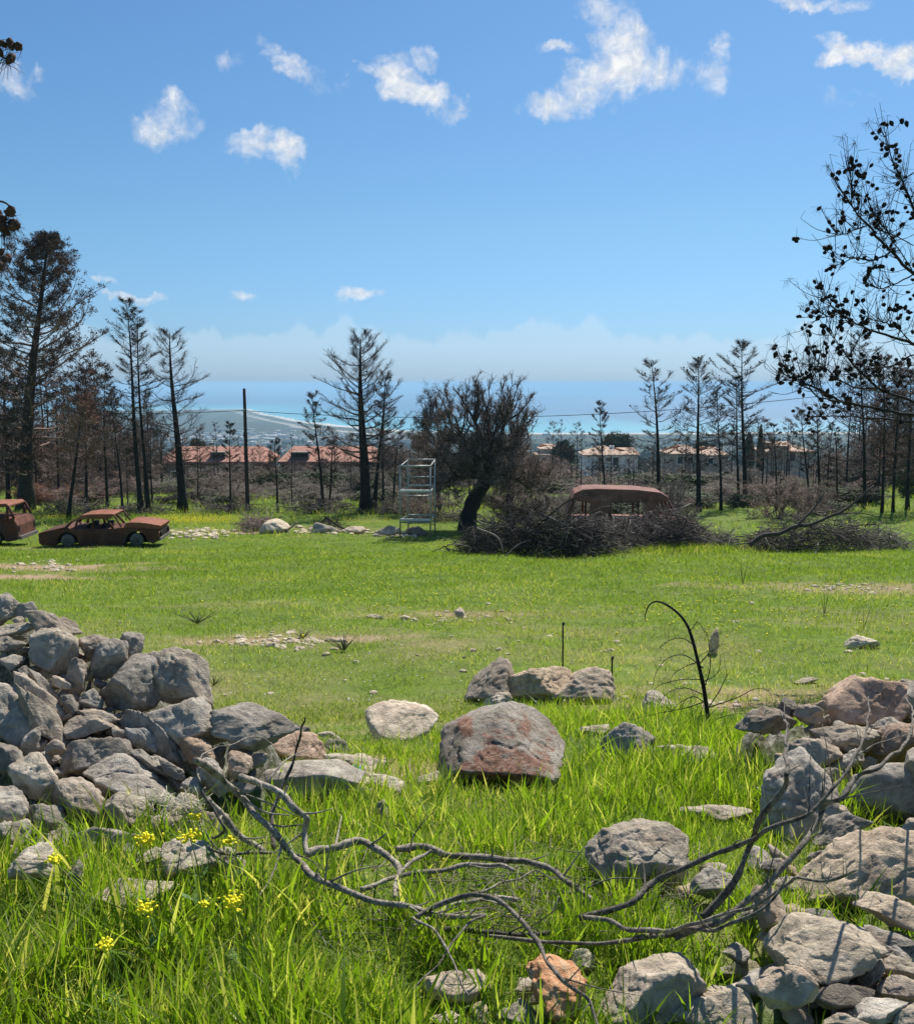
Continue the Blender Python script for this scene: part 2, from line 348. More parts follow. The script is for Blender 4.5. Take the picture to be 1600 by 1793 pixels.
# ------------------------------------------------------------------ terrain
TY = np.array([-50, -3, 0, 3, 5, 7, 12, 20, 35, 42, 50, 65, 80, 100, 120, 160, 210, 300, 400, 600, 800, 1100, 1500, 2300, 2400, 9e5])
TD = np.array([1.0, 1.6, 1.62, 1.64, 1.98, 2.58, 3.16, 4.08, 5.8, 6.2, 6.55, 7.3, 8.3, 10.8, 13.8, 16.0, 19.0, 27, 35, 50, 64, 84, 108, 137, 139, 139])
_yy = np.concatenate([np.linspace(-50, 100, 3001), np.geomspace(100.1, 9e5, 3000)])
_dd = np.mean([np.interp(_yy*(1+k)+2*k, TY, TD) for k in np.linspace(-.09, .09, 13)], axis=0)
def base(x, y):
    x = np.asarray(x, float); y = np.asarray(y, float)
    z = -np.interp(y, _yy, _dd)
    z = z+.03*np.sin(x*1.3+y*.7)+.03*np.sin(x*.5-y*1.1+2)+np.clip(y-30, 0, 60)/60*.25*np.sin(x*.11+y*.07)
    return z
COX = np.array([-9e5, -4200, -1900, -1184, -900, -520, -130, 300, 1500, 3000, 9e5]); COY = np.array([4700, 5000, 5300, 5650, 4700, 3600, 2950, 2850, 2900, 3000, 3100])
def coast(x): return np.interp(x, COX, COY)
_ds = np.geomspace(1.2, 20000, 6000)
def G(u, v, lift=0.0):
    """point where the sight line of photo pixel (u,v) meets the ground (plus lift)"""
    r = ray(u, v); z = r[2]*_ds; t = base(r[0]*_ds, _ds)+lift
    i = np.argmax(z <= t); d = _ds[i]
    for _ in range(3):
        d2 = _ds[max(i-1, 0)]; a = r[2]*d2-(base(r[0]*d2, d2)+lift); b = r[2]*_ds[i]-(base(r[0]*_ds[i], _ds[i])+lift)
        d = d2+(_ds[i]-d2)*a/(a-b+1e-12); break
    return r*d
# ------------------------------------------------------------------ stones: outlines read off enlarged tiles of the photograph
TILE = {'A': (0, 1000, 3.586), 'B': (400, 1100, 3.586), 'C': (750, 1100, 3.586), 'D': (1180, 1100, 3.586), 'E': (0, 1350, 3.81), 'F': (400, 1400, 3.81), 'G': (750, 1400, 3.81), 'H': (1180, 1400, 3.81), 'P': (0, 0, 1.0)}
# (tile, pile, outline, label, tint)   pile: L left heap, R right heap, M standing on the ground
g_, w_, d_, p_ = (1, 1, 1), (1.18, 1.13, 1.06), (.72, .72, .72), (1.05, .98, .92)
STONES = [
('A','L',[(-60,150),(50,145),(110,185),(130,230),(70,320),(0,340),(-60,330)],'grey stone at the very top of the left heap, cut by the photo edge',g_),
('A','L',[(110,200),(235,240),(180,290),(90,290)],'dark sloping stone just right of the topmost stone of the left heap',d_),
('A','L',[(165,280),(235,250),(330,275),(440,320),(510,400),(490,410),(390,380),(250,355),(170,325)],'long rounded stone lying on the upper ridge of the left heap',p_),
('A','L',[(70,290),(150,300),(160,335),(80,330)],'small pale stone tucked between the topmost stones of the left heap',w_),
('A','L',[(-50,345),(110,335),(230,350),(240,375),(130,400),(-50,410)],'flat pale slab two courses below the top left stone',w_),
('A','L',[(-50,420),(90,425),(160,460),(100,500),(-50,520)],'blunt grey stone under the flat pale slab at the left edge',g_),
('A','L',[(250,360),(300,370),(450,385),(495,430),(480,540),(400,620),(340,650),(250,610),(190,545),(195,450)],'large squarish light grey block high in the left heap',w_),
('A','L',[(0,540),(80,525),(160,545),(120,600),(60,620),(20,580)],'small pointed stone at left edge below the blunt grey stone',g_),
('A','L',[(410,570),(500,545),(550,600),(550,690),(490,770),(430,740)],'upright tooth-shaped stone beside the squarish light grey block',p_),
('A','L',[(500,430),(600,400),(690,430),(640,480),(600,540),(500,500)],'brown-grey ridge stone right of the squarish light grey block',p_),
('A','L',[(560,590),(640,500),(720,425),(800,490),(780,590),(700,650),(560,690)],'wedge-shaped stone with yellowish underside on the ridge',g_),
('A','L',[(760,420),(870,380),(905,430),(880,530),(800,590),(790,500)],'knobbly stone standing behind the wedge-shaped ridge stone',g_),
('A','L',[(640,700),(760,640),(900,520),(1000,640),(1030,740),(960,840),(800,885),(700,850)],'big smooth dark grey rounded block below the wedge stone',d_),
('A','L',[(930,540),(1050,490),(1180,495),(1240,590),(1290,680),(1330,860),(1250,800),(1100,760),(1030,740),(1020,650)],'big layered block with bright right side ending the high ridge',w_),
('A','L',[(930,860),(1060,815),(1200,820),(1300,870),(1330,950),(1440,1040),(1330,1110),(1180,1080),(1060,1080),(1020,980)],'broad rough stone under the layered block of the ridge',g_),
('A','L',[(480,880),(640,870),(750,920),(700,960),(600,930),(500,905)],'thin brown slab in the middle of the left heap',p_),
('A','L',[(400,990),(470,915),(600,930),(710,990),(690,1020),(560,1040),(440,1050)],'flat brownish stone under the thin brown slab',p_),
('A','L',[(750,920),(820,880),(930,880),(1000,960),(1100,1090),(1250,1240),(1200,1290),(1120,1180),(980,1060),(880,990)],'long narrow stone slanting down to the right across the left heap',g_),
('A','L',[(90,640),(180,670),(330,800),(405,900),(380,970),(260,900),(170,800)],'long slanted flat stone near the left edge, upper of two',p_),
('A','L',[(180,620),(280,650),(400,780),(380,850),(300,770),(200,680)],'narrow rounded stone above the upper slanted flat stone',g_),
('A','L',[(-60,700),(60,720),(180,830),(215,950),(190,1060),(90,1100),(-60,1040)],'large rounded stone with smooth dark face at the left photo edge',g_),
('A','L',[(110,720),(190,800),(280,920),(420,1010),(470,1080),(420,1130),(340,1060),(270,990),(215,950),(180,830)],'long pale stone sloping down beside the large rounded edge stone',w_),
('A','L',[(110,1110),(200,1010),(270,980),(270,1060),(200,1150),(140,1165)],'small lumpy stone below the large rounded edge stone',g_),
('A','L',[(-60,1080),(60,1090),(130,1160),(150,1220),(60,1280),(-60,1240)],'dark grey stone at left edge under the large rounded one',d_),
('A','L',[(430,1130),(540,1060),(700,1035),(820,1070),(825,1180),(700,1180),(540,1190),(480,1250),(400,1290),(390,1210)],'wide smooth dark stone with arched top in the left heap',d_),
('A','L',[(540,1210),(600,1170),(740,1190),(900,1240),(1060,1310),(1170,1380),(1130,1420),(1000,1480),(800,1400),(650,1340),(540,1280)],'longest grey slab of the left heap, slanting to the right',g_),
('A','L',[(270,1070),(340,1060),(430,1130),(390,1150),(280,1145)],'short brown stone left of the arched dark stone',p_),
('A','L',[(60,1290),(250,1140),(310,1210),(360,1310),(330,1450),(240,1450),(180,1460),(120,1390)],'pale cracked stone with peaked top low at the left',w_),
('A','L',[(340,1400),(370,1330),(480,1300),(600,1340),(670,1450),(690,1600),(640,1640),(500,1600),(360,1510),(330,1450)],'big blocky brown-grey stone with flat front low in the left heap',p_),
('A','L',[(655,1440),(740,1395),(900,1420),(940,1480),(950,1560),(820,1600),(700,1615),(680,1540)],'light stone with notched base right of the big blocky stone',w_),
('A','L',[(600,1340),(740,1355),(755,1385),(650,1420)],'thin stone wedged between the longest slab and the blocky stone',g_),
('A','L',[(180,1500),(260,1465),(360,1510),(440,1600),(420,1650),(260,1580)],'dark oval stone under the left side of the big blocky stone',d_),
('A','L',[(-60,1360),(60,1370),(140,1430),(180,1540),(60,1600),(-60,1560)],'broad grey stone at left edge level with the blocky stone',g_),
('A','L',[(-60,1590),(100,1580),(190,1600),(200,1680),(90,1755),(-60,1700)],'angular grey stone at left edge just above the grass',g_),
('A','L',[(470,1650),(500,1625),(700,1640),(900,1580),(940,1640),(980,1740),(700,1793),(480,1740)],'wide stone at the foot of the heap behind the yellow flowers',g_),
('A','L',[(820,1130),(950,1170),(1060,1260),(1090,1300),(950,1260),(830,1190)],'narrow stone lying along the top edge of the longest slab',g_),
('A','L',[(1000,1180),(1080,1170),(1160,1280),(1160,1310),(1090,1290)],'small slanted stone at the right end of the longest slab',d_),
('A','L',[(700,980),(770,965),(800,1030),(820,1050),(720,1030)],'small square stone above the arched dark stone',p_),
('A','L',[(790,990),(860,985),(980,1110),(940,1150),(850,1100)],'blue-grey slanted stone beneath the long narrow stone',(.85,.9,.98)),
('A','L',[(380,800),(420,780),(500,850),(430,910),(400,870)],'small dark stone left of the thin brown slab',d_),
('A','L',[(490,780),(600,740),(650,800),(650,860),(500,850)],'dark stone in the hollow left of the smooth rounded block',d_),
('A','L',[(330,660),(420,680),(450,740),(380,750)],'small brown stone under the squarish light grey block',p_),
('A','L',[(110,600),(180,600),(190,660),(120,650)],'dark little stone under the small pointed edge stone',d_),
('P','L',[(371,1242),(400,1234),(464,1242),(523,1263),(497,1301),(440,1314),(400,1300),(375,1275)],'long smooth block closing the left heap toward the field',g_),
('P','L',[(316,1302),(352,1290),(380,1312),(370,1335),(335,1335)],'rusty orange-brown stone behind the arching twig',(1.10,.90,.76)),
('P','L',[(398,1320),(425,1314),(442,1336),(436,1362),(402,1360)],'reddish stone under the long smooth block',(1.05,.92,.82)),
('P','L',[(345,1330),(372,1332),(392,1360),(402,1385),(384,1395),(360,1372)],'grey stone beneath the broken branch tip',g_),
('P','L',[(318,1370),(348,1360),(356,1385),(336,1392)],'small stone by the tip of the longest slab',g_),
('B','M',[(240,830),(400,650),(520,640),(610,720),(600,830),(420,850)],'pinkish ribbed stone behind the low wide slab',(1.15,.93,.82)),
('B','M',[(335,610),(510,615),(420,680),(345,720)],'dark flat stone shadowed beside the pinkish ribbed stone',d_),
('B','M',[(560,660),(620,650),(720,690),(690,720),(610,710)],'small pale stone at the back of the gap, left',w_),
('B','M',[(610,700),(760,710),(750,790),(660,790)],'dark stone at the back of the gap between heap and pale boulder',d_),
('B','M',[(20,940),(130,890),(420,840),(600,845),(740,880),(850,960),(830,1060),(700,1100),(540,1080),(330,1080),(150,1120),(20,1060)],'low wide slab behind the crossed fallen branches',g_),
('B','M',[(870,570),(930,500),(1090,455),(1170,480),(1230,560),(1305,600),(1200,660),(1130,730),(1000,755),(920,690)],'pale jagged boulder on the field side left of the rust-faced boulder',(1.4,1.3,1.2)),
('B','M',[(600,800),(720,790),(860,840),(1000,850),(990,900),(800,900)],'flat whitish stones strip left of the rust-faced boulder',(1.45,1.4,1.3)),
('B','M',[(880,920),(1000,915),(1110,960),(1080,1050),(950,1040)],'pale stone half sunk in grass left of the rust-faced boulder',(1.3,1.25,1.15)),
('B','M',[(920,1110),(980,1080),(1010,1130),(1010,1240),(940,1230)],'small pale stone half hidden in grass before the wide slab',(1.3,1.25,1.1)),
('B','M',[(1180,930),(1300,900),(1330,960),(1220,1000)],'small pale stone against the left foot of the rust-faced boulder',w_),
('C','M',[(250,490),(330,460),(560,470),(680,530),(770,680),(835,850),(840,960),(700,990),(430,1000),(150,1040),(75,1040),(85,850),(80,640),(150,550)],'BOULDER',g_),
('C','M',[(235,500),(270,350),(330,260),(480,190),(540,240),(580,340),(560,480),(350,490)],'tall left end of the crumbling rock row behind the rust-faced boulder',p_),
('C','M',[(745,480),(790,300),(980,245),(1130,300),(1165,360),(1150,470),(930,490)],'rounded right end of the crumbling rock row behind the boulder',(1.2,1.1,1.0)),
('C','M',[(440,320),(520,270),(640,248),(760,244),(880,280),(920,400),(850,490),(640,490),(460,470)],'crumbly middle rock of the row behind the rust-faced boulder',(1.1,.95,.78)),
('C','M',[(380,330),(430,290),(475,320),(450,360),(400,360)],'small pink stone perched on the crumbling rock row',(1.35,1.1,1.0)),
('C','M',[(345,460),(400,405),(480,405),(525,480),(380,500)],'rounded stone showing just over the rust-faced boulder',w_),
('C','M',[(1090,680),(1240,600),(1300,650),(1420,730),(1360,810),(1220,900),(1120,850)],'rough grey rock rising from grass right of the rust-faced boulder',g_),
('C','M',[(930,650),(1000,620),(1130,605),(1130,690),(960,690)],'flat brownish rock joined behind the rough grey rock',p_),
('P','M',[(1140,1318),(1180,1308),(1245,1310),(1254,1328),(1242,1345),(1195,1348),(1150,1338)],'flat whitish slab in grass near the dead sapling',(1.4,1.35,1.25)),
('C','M',[(1330,490),(1460,395),(1506,420),(1540,450),(1570,520),(1470,550),(1370,550)],'small pale rock at the left foot of the dead sapling',w_),
('P','M',[(1028,1470),(1060,1445),(1110,1435),(1170,1440),(1202,1470),(1192,1550),(1130,1575),(1060,1560),(1030,1510)],'rough light grey rock in grass behind the crossing branches',w_),
('D','M',[(0,1210),(110,1140),(240,1125),(440,1130),(480,1170),(470,1220),(360,1230),(60,1250)],'long low stone arching over leaves right of the light grey rock',w_),
('H','R',[(130,500),(250,450),(380,490),(400,580),(260,650),(110,640)],'brown-grey stone under the fork of the long branches',g_),
('D','R',[(950,400),(1050,340),(1260,320),(1480,400),(1400,450),(1330,560),(1000,620),(940,560)],'pitted reddish boulder at the top of the right heap',(1.15,.9,.78)),
('D','R',[(1340,350),(1506,330),(1620,350),(1620,420),(1480,420)],'rough stone behind the pitted reddish boulder at the right edge',p_),
('D','R',[(1340,500),(1500,420),(1590,450),(1590,560),(1480,600),(1400,560)],'smooth grey stone right of the pitted reddish boulder',g_),
('D','R',[(390,620),(480,545),(620,500),(720,560),(760,630),(600,650),(410,650)],'low dark pitted rock at the back of the right heap',(.85,.8,.75)),
('D','R',[(640,490),(730,440),(780,490),(750,570),(690,590)],'small upright stone on the low dark pitted rock',(.8,.8,.8)),
('D','R',[(740,590),(800,500),(940,490),(940,600),(850,610)],'brownish stone between dark pitted rock and reddish boulder',p_),
('D','R',[(700,770),(830,690),(950,720),(1050,800),(930,880),(880,870),(800,780)],'tan stone above the tall leaning rock',p_),
('D','R',[(540,1310),(570,1100),(600,950),(700,820),(820,760),(900,850),(970,1000),(1020,1130),(1000,1250),(850,1340),(700,1410),(600,1410)],'tall leaning grey rock behind the forked branch',g_),
('D','R',[(850,680),(1180,620),(1290,680),(1200,780),(1050,800),(950,740)],'pale flat-topped stone below the pitted reddish boulder',w_),
('D','R',[(980,900),(1080,790),(1150,755),(1190,830),(1160,900),(1080,900)],'small triangular stone above the large smooth block',g_),
('D','R',[(990,990),(1090,880),(1300,850),(1506,835),(1640,860),(1640,1120),(1240,1195),(1080,1180)],'large smooth grey block at the right edge of the heap',g_),
('D','R',[(920,900),(1040,885),(1080,930),(1000,1010),(940,960)],'smooth brownish stone pinned left of the large block',p_),
('D','R',[(1240,600),(1390,565),(1490,600),(1400,670),(1290,690)],'shadowed flat stone with sunny top near the reddish boulder',g_),
('D','R',[(1200,780),(1470,660),(1640,620),(1640,850),(1300,855),(1190,850)],'reddish stone resting on the large smooth block',(1.1,.92,.84)),
('D','R',[(740,1660),(780,1500),(930,1430),(1060,1290),(1250,1245),(1330,1260),(1400,1350),(1506,1380),(1620,1400),(1570,1560),(1400,1690),(1150,1720),(1000,1800),(800,1780)],'widest tan slab of the right heap crossed by twig shadows',(1.25,1.12,.98)),
('D','R',[(870,1330),(990,1240),(1200,1180),(1240,1250),(1060,1290),(930,1370)],'shaded slab between the large block and the widest tan slab',g_),
('D','R',[(960,1110),(1050,1100),(1100,1190),(1010,1210)],'small white-spotted stone wedged by the large smooth block',w_),
('H','R',[(520,620),(640,580),(770,640),(780,740),(770,900),(640,900),(530,850)],'tan stone beneath the ends of the long branches',(1.2,1.08,.95)),
('H','R',[(1200,680),(1330,620),(1500,690),(1600,720),(1720,740),(1720,880),(1480,850),(1290,780)],'flat brown slab at the right edge under the tan slab',(1.1,1.0,.88)),
('H','R',[(590,1020),(600,980),(700,900),(950,800),(1100,805),(1280,880),(1350,950),(1385,1080),(1230,1150),(960,1230),(880,1180),(830,1080),(700,1080),(620,1070)],'big nose-shaped tan stone in the lower right heap',(1.15,1.08,.98)),
('H','R',[(550,1200),(680,1105),(800,1115),(870,1210),(950,1300),(930,1350),(800,1410),(650,1390),(560,1320)],'stone directly below the big nose-shaped tan stone',(1.15,1.05,.95)),
('P','M',[(1050,1800),(1052,1745),(1100,1706),(1140,1674),(1175,1668),(1212,1676),(1230,1722),(1230,1760),(1160,1800)],'rounded pale stone right of the orange stone with a stick shadow',(1.3,1.22,1.12)),
('H','M',[(-30,1400),(160,1280),(300,1245),(460,1230),(550,1410),(540,1520),(0,1520)],'wide pale stone at the bottom edge of the photo',(1.3,1.24,1.14)),
('H','R',[(1370,1000),(1450,975),(1570,1050),(1580,1110),(1500,1120),(1400,1070)],'small stone right of the big nose-shaped one',g_),
('H','R',[(1370,1140),(1450,1090),(1530,1110),(1620,1080),(1680,1150),(1620,1230),(1430,1210)],'light knobbly stone at the right edge of the lower heap',w_),
('H','R',[(1340,1280),(1450,1215),(1620,1205),(1700,1300),(1560,1360),(1400,1330)],'brown stone near the bottom right corner, upper one',p_),
('H','R',[(1120,1450),(1350,1310),(1500,1350),(1540,1520),(1180,1520)],'dark grey stone near the bottom right corner',g_),
('H','R',[(1480,1430),(1600,1310),(1720,1380),(1720,1520),(1460,1520)],'bright stone filling the bottom right corner',(1.4,1.35,1.25)),
('H','R',[(1460,280),(1550,190),(1620,160),(1690,200),(1690,300),(1560,300)],'white-grey stones edge right of the widest tan slab',w_),
('H','R',[(1250,830),(1480,900),(1620,960),(1620,1040),(1400,980),(1320,930)],'dark slab under the flat brown slab at the right edge',d_),
('H','R',[(1000,1480),(1100,1445),(1280,1465),(1310,1530),(990,1530)],'pale stone top peeking in at the bottom edge, right side',w_),
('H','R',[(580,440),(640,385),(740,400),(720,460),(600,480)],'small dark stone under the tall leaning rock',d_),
('H','M',[(240,1120),(400,1070),(570,1080),(580,1200),(440,1240),(260,1190)],'moss-tinted stone left of the big nose-shaped one',(.95,1.02,.8)),
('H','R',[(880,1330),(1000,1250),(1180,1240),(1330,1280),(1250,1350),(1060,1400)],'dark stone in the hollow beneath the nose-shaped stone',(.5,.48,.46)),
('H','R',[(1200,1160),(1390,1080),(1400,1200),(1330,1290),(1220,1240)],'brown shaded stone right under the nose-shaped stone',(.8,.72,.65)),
('G','M',[(660,1090),(740,1036),(830,1045),(920,1130),(960,1230),(1040,1380),(1030,1500),(900,1540),(760,1530),(740,1340),(700,1220),(670,1160)],'ORANGE',g_),
('G','M',[(450,1400),(600,1330),(700,1390),(730,1520),(450,1540)],'smooth grey stone at the bottom edge left of the orange stone',g_),
('G','M',[(540,1350),(600,1250),(700,1190),(750,1260),(740,1330),(620,1370)],'pale angular stone touching the orange stone',w_),
('G','M',[(-20,1230),(60,1140),(160,1140),(340,1200),(410,1270),(260,1350),(130,1370),(0,1320)],'light stone with brown front under crossed twigs left of orange stone',(1.25,1.15,1.05)),
('G','M',[(-20,1460),(130,1415),(220,1480),(210,1530),(-20,1530)],'white stone at the bottom edge among grass blades',(1.6,1.55,1.4)),
('G','M',[(940,1060),(1040,1000),(1110,1080),(1110,1150),(1000,1140)],'pale greenish stone in grass above the orange stone',(1.1,1.15,1.0)),
('G','M',[(300,1370),(350,1350),(400,1400),(390,1520),(290,1520)],'small yellowish stone at the bottom edge',(1.3,1.2,.9)),
('E','L',[(210,490),(320,400),(430,390),(470,500),(360,560)],'whitish stone just above grass under the blocky stone',(1.25,1.2,1.1)),
('E','L',[(60,570),(240,490),(370,570),(340,700),(130,740),(60,690)],'sunlit pale stone at the left foot of the heap in grass',(1.35,1.3,1.2)),
('E','L',[(610,800),(740,755),(1100,675),(1190,760),(1140,870),(900,880),(640,870)],'pale broad stone half buried in tall grass at the heap foot',(1.3,1.25,1.1)),
('E','L',[(1080,490),(1250,450),(1400,480),(1460,620),(1300,710),(1120,660)],'grey stone wrapped in dry straw at the foot of the branches',w_),
('E','L',[(1360,300),(1450,270),(1540,330),(1500,420),(1370,410)],'pale stone behind the small yellow flower head',w_),
('E','L',[(880,600),(1040,510),(1130,560),(1000,650),(900,660)],'small pale stone right of the flower stalk',w_),
('E','L',[(450,610),(560,640),(550,770),(450,780)],'dark upright stone in grass at the heap foot',d_),
('E','L',[(1010,400),(1080,200),(1230,150),(1340,210),(1300,410),(1180,480)],'STRAW',w_),
('E','L',[(1430,520),(1600,505),(1620,620),(1470,650)],'flat grey stone under the horizontal dark branch',g_),
('P','M',[(796,1072),(803,1064),(812,1068),(813,1083),(797,1085)],'small round stone alone in the middle of the meadow',(1.5,1.4,1.3)),
('P','M',[(1478,1124),(1490,1115),(1515,1114),(1540,1122),(1538,1134),(1490,1138)],'flat white stone alone in the meadow at right',(1.7,1.65,1.5)),
('P','M',[(1243,1108),(1251,1100),(1259,1110),(1258,1140),(1250,1152),(1241,1138)],'upright pale stone standing behind the dead sapling',(1.5,1.3,1.1)),
('P','M',[(1388,1190),(1410,1185),(1432,1189),(1428,1200),(1392,1200)],'flat grey stone in the meadow above the reddish boulder',w_),
('P','M',[(455,925),(462,913),(485,909),(503,914),(506,930),(488,937),(460,937)],'big white-topped boulder at the far edge of the meadow',(1.5,1.4,1.25)),
('P','M',[(545,928),(560,915),(575,922),(580,935),(550,937)],'brown stone beside the far white-topped boulder',g_),
('P','M',[(572,930),(582,920),(590,924),(590,936),(574,936)],'pale round stone in the far row of stones',(1.4,1.35,1.25)),
('P','M',[(603,926),(622,922),(640,932),(630,937),(606,935)],'long flat pale stone in the far row of stones',(1.35,1.25,1.15)),
('P','M',[(660,930),(680,921),(700,924),(698,938),(665,939)],'brown rock at the left foot of the metal tower',p_),
('P','M',[(712,926),(735,922),(748,934),(730,940),(712,938)],'dark rock under the metal tower',(.8,.7,.6)),
('P','M',[(640,1080),(655,1076),(672,1080),(660,1085)],'flat white stone flush with grass left of meadow centre',(1.6,1.5,1.4)),
('P','M',[(700,1082),(709,1078),(718,1082),(708,1086)],'tiny flat white stone beside the one left of centre',(1.6,1.5,1.4)),
]
def pile_depth(pile, u, v):
    if pile == 'L': return np.clip(4.75-(v-1050)*.0030-max(0, 260-u)*.0006, 2.9, 5)
    return np.clip(5.3-(v-1200)*.0047, 2.35, 5.5)
STN = []
for (tl, pile, pts, lab, tint) in STONES:
    x0, y0, s = TILE[tl]; px = np.array([(x0+a/s, y0+b/s) for a, b in pts])
    u, v = px.mean(0); wpx, hpx = np.ptp(px[:, 0]), np.ptp(px[:, 1])
    if pile == 'M':
        g = G(u, px[:, 1].max()-.12*hpx); d = g[1]+.25*min(wpx, hpx)/F*g[1]
    else: d = min(pile_depth(pile, u, v), G(u, v)[1]*(.93 if hpx < 60 else .90))
    STN.append(dict(px=px, d=float(d), pile=pile, label=lab, tint=tint, u=u, v=v, w=wpx/F*d, h=hpx/F*d, c=P(u, v, d)))
# earth heaped up underneath the two stone heaps
HEAP = [(s['c'][0], s['c'][1]+.10+.25*s['h'], s['c'][2]-.34*s['h']-.05, .5*max(s['w'], s['h'])) for s in STN if s['pile'] in 'LR']
HEAP += [(x, y+.20, z-.16, r*.9) for (x, y, z, r) in HEAP]
def heap(x, y):
    out = np.full(np.shape(x), -1e3)
    for (hx, hy, hz, hr) in HEAP:
        dd = np.sqrt((x-hx)**2+(y-hy)**2)
        out = np.maximum(out, hz-2.2*np.maximum(0, dd-hr*.35))
    return out
def full(x, y):
    b = base(x, y); near = (np.abs(y-3.5) < 4) & (np.abs(x) < 6)
    h = b.copy() if np.ndim(b) else np.array(b)
    if np.any(near): 
        hh = heap(x[near], y[near]); h[near] = np.maximum(b[near], hh)
    return h, b
# ------------------------------------------------------------------ ground sheet
def smooth_noise(x, y, s, seed=0):
    """cheap vectorised value noise"""
    r = np.random.default_rng(seed); T = r.random((256, 256))
    X = x*s+57.3; Y = y*s+31.7; xi = np.floor(X).astype(int); yi = np.floor(Y).astype(int); fx = X-xi; fy = Y-yi
    fx = fx*fx*(3-2*fx); fy = fy*fy*(3-2*fy)
    g = lambda a, b: T[a % 256, b % 256]
    return (g(xi, yi)*(1-fx)+g(xi+1, yi)*fx)*(1-fy)+(g(xi, yi+1)*(1-fx)+g(xi+1, yi+1)*fx)*fy
def fbm(x, y, s, seed=0, o=4):
    t = 0; a = 1; n = 0
    for k in range(o): t = t+a*smooth_noise(x, y, s*2**k, seed+k); n += a; a *= .55
    return t/n
# bare patches in the meadow: photo position, half width (m), half depth (m), strength
PATCH = [(55,992,2.4,1.5,1.0),(30,1012,2.2,1.0,1.0),(150,998,2.2,.8,.55),(360,930,2.6,.5,.9),(250,985,2,.4,.2),(490,1122,1.7,.45,.75),(380,1060,1.8,.5,.25),(800,1130,1.4,.4,.22),(560,1112,2.2,.6,.28),(1150,1160,1.5,.4,.2),(700,1080,1.0,.2,.35),(820,1076,.8,.25,.5),
 (1500,1034,3.4,.9,.7),(1240,1236,1.0,.28,.95),(1120,1232,.5,.25,.8),(1330,1215,1.3,.4,.55),(560,925,2.6,.5,.5),(700,935,1.5,.5,.6),(1080,1236,.4,.3,.8),(640,1340,.5,.35,.7),(1000,1072,1.6,.2,.25),(60,960,3,.6,.5)]
PW = [(*G(u, v)[:2], a, b, s) for (u, v, a, b, s) in PATCH]
def soil_at(x, y):
    o = np.zeros(np.shape(x)); n = fbm(x, y, 1.3, 5)
    for (px, py, a, b, s) in PW:
        r = np.sqrt(((x-px)/a)**2+((y-py)/b)**2)+(n-.5)*1.7
        o = np.maximum(o, s*np.clip((1.25-r)*1.7, 0, 1))
    return o
nx, ny = 420, 900
ys = np.concatenate([np.linspace(-30, -3.05, 24), -3+np.geomspace(.1, 9000, ny)]); ny = len(ys)
ss = np.sinh(np.linspace(-2.0, 2.0, nx))/np.sinh(2.0)*1.9
Yg, Sg = np.meshgrid(ys, ss, indexing='ij'); Xg = Sg*np.maximum(Yg+3, 4.0)
Xg = np.where(Yg < -3, Sg*16, Xg)
H_, B_ = full(Xg, Yg)
co = coast(Xg)+90*(fbm(Xg, Yg, .004, 9)-.5)
off = co-Yg
H_ = H_+np.clip((Yg-300)/1500, 0, 1)*6*(fbm(Xg, Yg, .01, 3)-.5)
H_ = np.where(Yg > 2300, np.where(off > 0, -138.4+np.clip(off-120, 0, 400)/400*2.0, -143), H_)
H_ = H_+np.where(Yg < 30, .035*(fbm(Xg, Yg, 2.5, 11)-.5), 0)
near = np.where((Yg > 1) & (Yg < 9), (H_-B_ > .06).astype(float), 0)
V = np.stack([Xg, Yg, H_], -1).reshape(-1, 3)
ii = np.arange(ny*nx).reshape(ny, nx); Q = np.stack([ii[:-1, :-1], ii[:-1, 1:], ii[1:, 1:], ii[1:, :-1]], -1).reshape(-1, 4)
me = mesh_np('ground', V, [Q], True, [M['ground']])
def setattr_f(me, name, arr):
    a = me.attributes.new(name, 'FLOAT', 'POINT'); a.data.foreach_set('value', np.asarray(arr, np.float32).ravel())
setattr_f(me, 'soil', soil_at(Xg, Yg)+np.where((Yg > 7) & (Yg < 16), .30*np.clip((fbm(Xg, Yg, .9, 71)-.42)*4, 0, 1), 0)+np.where(Yg < 8, .35*np.clip((fbm(Xg, Yg, 2, 21)-.5)*4, 0, 1), 0))
setattr_f(me, 'scrub', np.clip((Yg-85)/40, 0, 1))
setattr_f(me, 'plain', np.clip((Yg-500)/600, 0, 1))
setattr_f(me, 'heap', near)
sandw = np.where(Xg < -120, 150, 110)
setattr_f(me, 'sand', np.where(Yg > 2300, np.clip((sandw-off)/40, 0, 1), 0)+np.where((Yg > 2300) & (Xg < -100) & (Xg > -1300), .8*np.clip(1-np.abs(off-380)/60, 0, 1), 0))
ground = obj('ground', me); tag(ground, kind='structure')
# ------------------------------------------------------------------ sea
xs = np.concatenate([-np.geomspace(160000, 50, 60), np.geomspace(50, 160000, 60)]); ysea = np.concatenate([np.linspace(2400, 9000, 90), np.geomspace(9300, 170000, 40)])
Ys, Xs = np.meshgrid(ysea, xs, indexing='ij')
me = mesh_np('sea', np.stack([Xs, Ys, np.full(Xs.shape, -140.0)], -1).reshape(-1, 3), [np.stack([(q := np.arange(Xs.size).reshape(Xs.shape))[:-1, :-1], q[:-1, 1:], q[1:, 1:], q[1:, :-1]], -1).reshape(-1, 4)], True, [M['sea']])
ofs = Ys-coast(Xs); setattr_f(me, 'shallow', np.clip(1-ofs/np.where(Xs < 600, 2600, 1500), 0, 1)**1.5)
sea = obj('sea', me); tag(sea, kind='structure')
